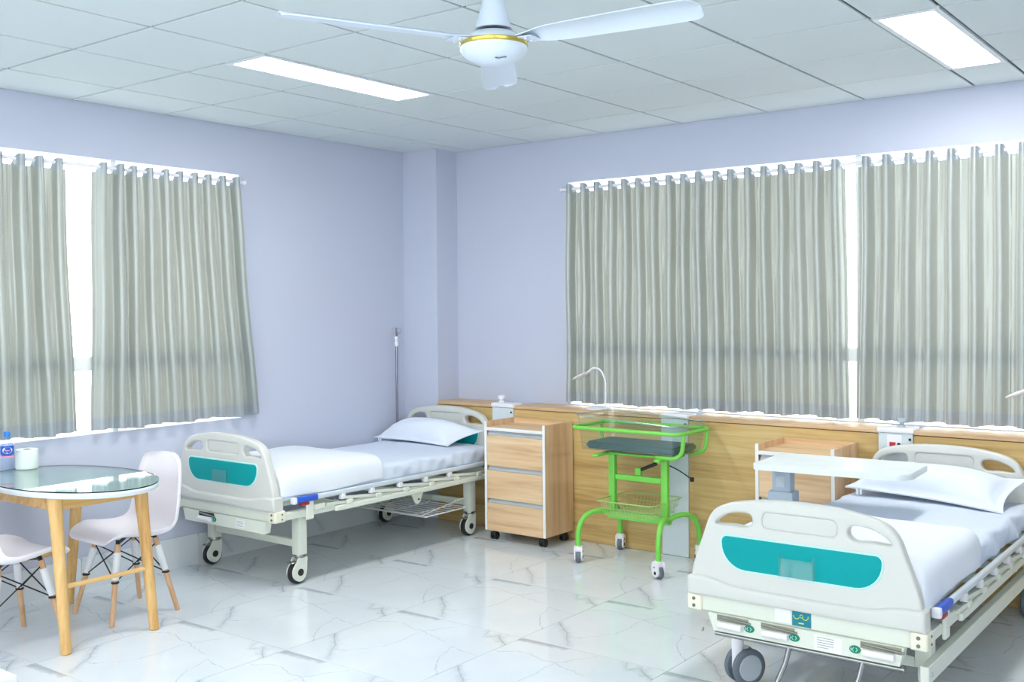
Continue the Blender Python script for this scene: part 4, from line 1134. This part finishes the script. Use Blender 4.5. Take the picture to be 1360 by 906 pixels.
# ------------------------------------------------------------------ shell chairs
PROF = [(0.215, 0.402, 0.150), (0.205, 0.418, 0.185), (0.165, 0.428, 0.210), (0.09, 0.424, 0.226), (0.0, 0.412, 0.230), (-0.085, 0.408, 0.229), (-0.150, 0.424, 0.226),
        (-0.192, 0.468, 0.220), (-0.212, 0.54, 0.214), (-0.228, 0.625, 0.204), (-0.243, 0.71, 0.188), (-0.252, 0.765, 0.165), (-0.257, 0.795, 0.13), (-0.258, 0.808, 0.085)]
def chair():
    t = thing('shell_chair', 'white shell chair behind the oval table, near the far bed', 'chair', (0, 0, 0), 0, 'white shell chairs')
    pr = [Vector((p[0], p[1], p[2])) for p in PROF]
    fine = spline(pr, 3); L = len(fine)
    def fn(u, v, off=0.0):
        j = min(L - 1, round(v * (L - 1))); y, z, w = fine[j]
        q = fine[min(L - 1, j + 1)] - fine[max(0, j - 1)]
        s = 2 * u - 1
        nx = Vector((0, -q.y, q.x)).normalized() if True else None     # (y,z) normal pointing up / forward
        ny, nz = q.y, -q.x
        ln = math.hypot(ny, nz) or 1; ny, nz = ny / ln, nz / ln
        seatk = max(0, min(1, (0.56 - z) / 0.16)); cup = abs(s) ** 2.6
        back = 1 - seatk
        lift = cup * (0.045 * seatk * max(0, min(1, (0.21 - y) / 0.1)) + 0.050 * back)
        wide = w * (1 if abs(s) < 1 else 1)
        x = wide * math.sin(s * PI / 2 * 0.97) / math.sin(PI / 2 * 0.97)
        return (x, y + (ny) * (lift + off), z + (nz) * (lift + off))
    bm = B()
    # n = surface; thickness 6 mm by a second layer
    A = grid(bm, 24, L - 1, lambda u, v: fn(u, v, 0.0)); Bv = grid(bm, 24, L - 1, lambda u, v: fn(u, v, -0.006))
    bl = [c for c in (A[0], A[-1])]; bb = [c for c in (Bv[0], Bv[-1])]
    for a, b in zip(bl, bb):
        for j in range(L - 1): bm.faces.new((a[j], a[j + 1], b[j + 1], b[j]))
    for j in (0, L - 1):
        for i in range(24): bm.faces.new((A[i][j], A[i + 1][j], Bv[i + 1][j], Bv[i][j]))
    ob('shell', bm, M['shell'], t, 60)
    LT = [(sx * 0.105, sy * 0.105) for sx, sy in ((-1, -1), (1, -1), (1, 1), (-1, 1))]
    LB = [(sx * 0.182, sy * 0.186) for sx, sy in ((-1, -1), (1, -1), (1, 1), (-1, 1))]
    P = lambda i, z: Vector((LT[i][0] + (LB[i][0] - LT[i][0]) * (0.385 - z) / 0.385, LT[i][1] + (LB[i][1] - LT[i][1]) * (0.385 - z) / 0.385, z))
    for i in range(4):
        bm = B(); tube(bm, [P(i, 0.385), P(i, 0.21), P(i, 0.0)], 0.0150, 14, r2=0.0125); lg = ob('leg', bm, M['dowel'], t, 50)
        bm = B(); tube(bm, [P(i, 0.345), P(i, 0.215)], 0.0185, 14, r2=0.0175); ob('sleeve', bm, M['sleeve'], lg, 50)
        bm = B(); cyl(bm, P(i, 0.382), P(i, 0.405) + Vector((-0.004 if LT[i][0] > 0 else 0.004, 0, 0)), 0.011, 10); ob('mount', bm, M['blackw'], lg)
    for i in range(4):
        j = (i + 1) % 4
        bm = B()
        for a, b in ((i, j), (j, i)):
            tube(bm, [P(a, 0.362), P(b, 0.205)], 0.0034, 6)
        ob('wire_brace', bm, M['blackw'], t)
    for i in range(4):
        bm = B(); q = P(i, 0.205); lathe(bm, [(0.014, -0.006), (0.0195, -0.004), (0.0195, 0.004), (0.014, 0.006)], 12, q); ob('clip', bm, M['blackw'], t)
    bm = B()
    for i in range(4): bar(bm, P(i, 0.392) * 1.0, (0, 0, 0.392), 0.02, 0.006)
    ob('seat_bracket', bm, M['blackw'], t, 0)
    return t
ch = chair(); ch.location = (0.585, -2.985, 0); ch.rotation_euler = (0, 0, PI + math.radians(-2))
dup(ch, (0.575, -3.605, 0), math.radians(3), 'white shell chair cut off by the left edge of the view, at the table')

# ------------------------------------------------------------------ ceiling fan
def fan():
    cx_, cy_ = 3.435, -3.46
    t = thing('ceiling_fan', 'white three blade ceiling fan with a gold band', 'fan', (cx_, cy_, RZ))
    Z = lambda z: z - RZ
    bm = B(); lathe(bm, [(0.02, Z(2.759)), (0.06, Z(2.757)), (0.055, Z(2.72)), (0.02, Z(2.68)), (0.012, Z(2.66))], 28); ob('canopy', bm, M['fanw'], t, 50)
    bm = B(); cyl(bm, (0, 0, Z(2.68)), (0, 0, Z(2.45)), 0.010, 14); ob('downrod', bm, M['steel'], t)
    bm = B(); lathe(bm, [(0.014, Z(2.585)), (0.032, Z(2.575)), (0.038, Z(2.55)), (0.058, Z(2.475)), (0.060, Z(2.468))], 36); ob('rod_cover', bm, M['fanw'], t, 50)
    bm = B(); lathe(bm, [(0.040, Z(2.466)), (0.052, Z(2.464)), (0.052, Z(2.455))], 30); ob('cooling_slot', bm, M['dark'], t, 50)
    bm = B(); lathe(bm, [(0.05, Z(2.458)), (0.07, Z(2.455)), (0.098, Z(2.436)), (0.108, Z(2.422)), (0.108, Z(2.400)), (0.098, Z(2.385)), (0.085, Z(2.375)), (0.06, Z(2.362)), (0.03, Z(2.355)), (0.005, Z(2.353))], 48)
    mo = ob('motor', bm, M['fanw'], t, 40)
    bm = B(); lathe(bm, [(0.1082, Z(2.410)), (0.1105, Z(2.412)), (0.1105, Z(2.424)), (0.1075, Z(2.426))], 48); ob('gold_band', bm, M['gold'], mo, 50)
    bm = B(); tube(bm, [(0.045, -0.05, Z(2.3625)), (0.05, -0.04, Z(2.3615)), (0.062, -0.035, Z(2.3635)), (0.07, -0.025, Z(2.3655))], 0.0022, 6); ob('maker_mark', bm, M['grey'], mo)
    for k in range(3):
        a = math.radians(-114 + 120 * k); R = Matrix.Rotation(a, 4, 'Z')
        bm = B(); pts = [(0.10, 0.034), (0.16, 0.044), (0.24, 0.056), (0.40, 0.062), (0.58, 0.066), (0.66, 0.064), (0.69, 0.05), (0.70, 0.02)]
        lp = [(p.x, p.z) for p in spline([(x, 0, w) for x, w in pts], 4)]
        n = len(lp)
        def bf(u, v, off):
            x, w = lp[min(n - 1, round(u * (n - 1)))]; s = (2 * v - 1)
            tw = math.radians(-11) * min(1, (x - 0.10) / 0.08)
            yy = s * w; zz = 0.010 * (1 - s * s) + off
            return (x, yy * math.cos(tw) - zz * math.sin(tw), yy * math.sin(tw) + zz * math.cos(tw) + Z(2.428))
        A = grid(bm, n - 1, 8, lambda u, v: bf(u, v, 0.002)); C = grid(bm, n - 1, 8, lambda u, v: bf(u, v, -0.002))
        for i in range(n - 1):
            for j in (0, 8): bm.faces.new((A[i][j], A[i + 1][j], C[i + 1][j], C[i][j]))
        for j in range(8):
            for i in (0, n - 1): bm.faces.new((A[i][j], A[i][j + 1], C[i][j + 1], C[i][j]))
        bmesh.ops.transform(bm, matrix=R, verts=bm.verts); bl = ob('blade', bm, M['fanw'], t, 50)
        bm = B(); box(bm, (0.07, -0.03, Z(2.421)), (0.155, 0.03, Z(2.4245)), 0.001, 1)
        for q in (-0.018, 0.018): cyl(bm, (0.13, q, Z(2.415)), (0.13, q, Z(2.422)), 0.004, 8)
        bmesh.ops.transform(bm, matrix=R, verts=bm.verts); ob('blade_bracket', bm, M['fanw'], bl, 40)
fan()

# corner of a low white platform at the bottom left of the view
bm = B(); box(bm, (0.72, -4.42, 0.0), (1.17, -3.865, 0.045), 0.012, 3)
tag(ob('platform', bm, M['basew'], ang=50), 'corner of a low white platform on the floor at the bottom left', 'platform')
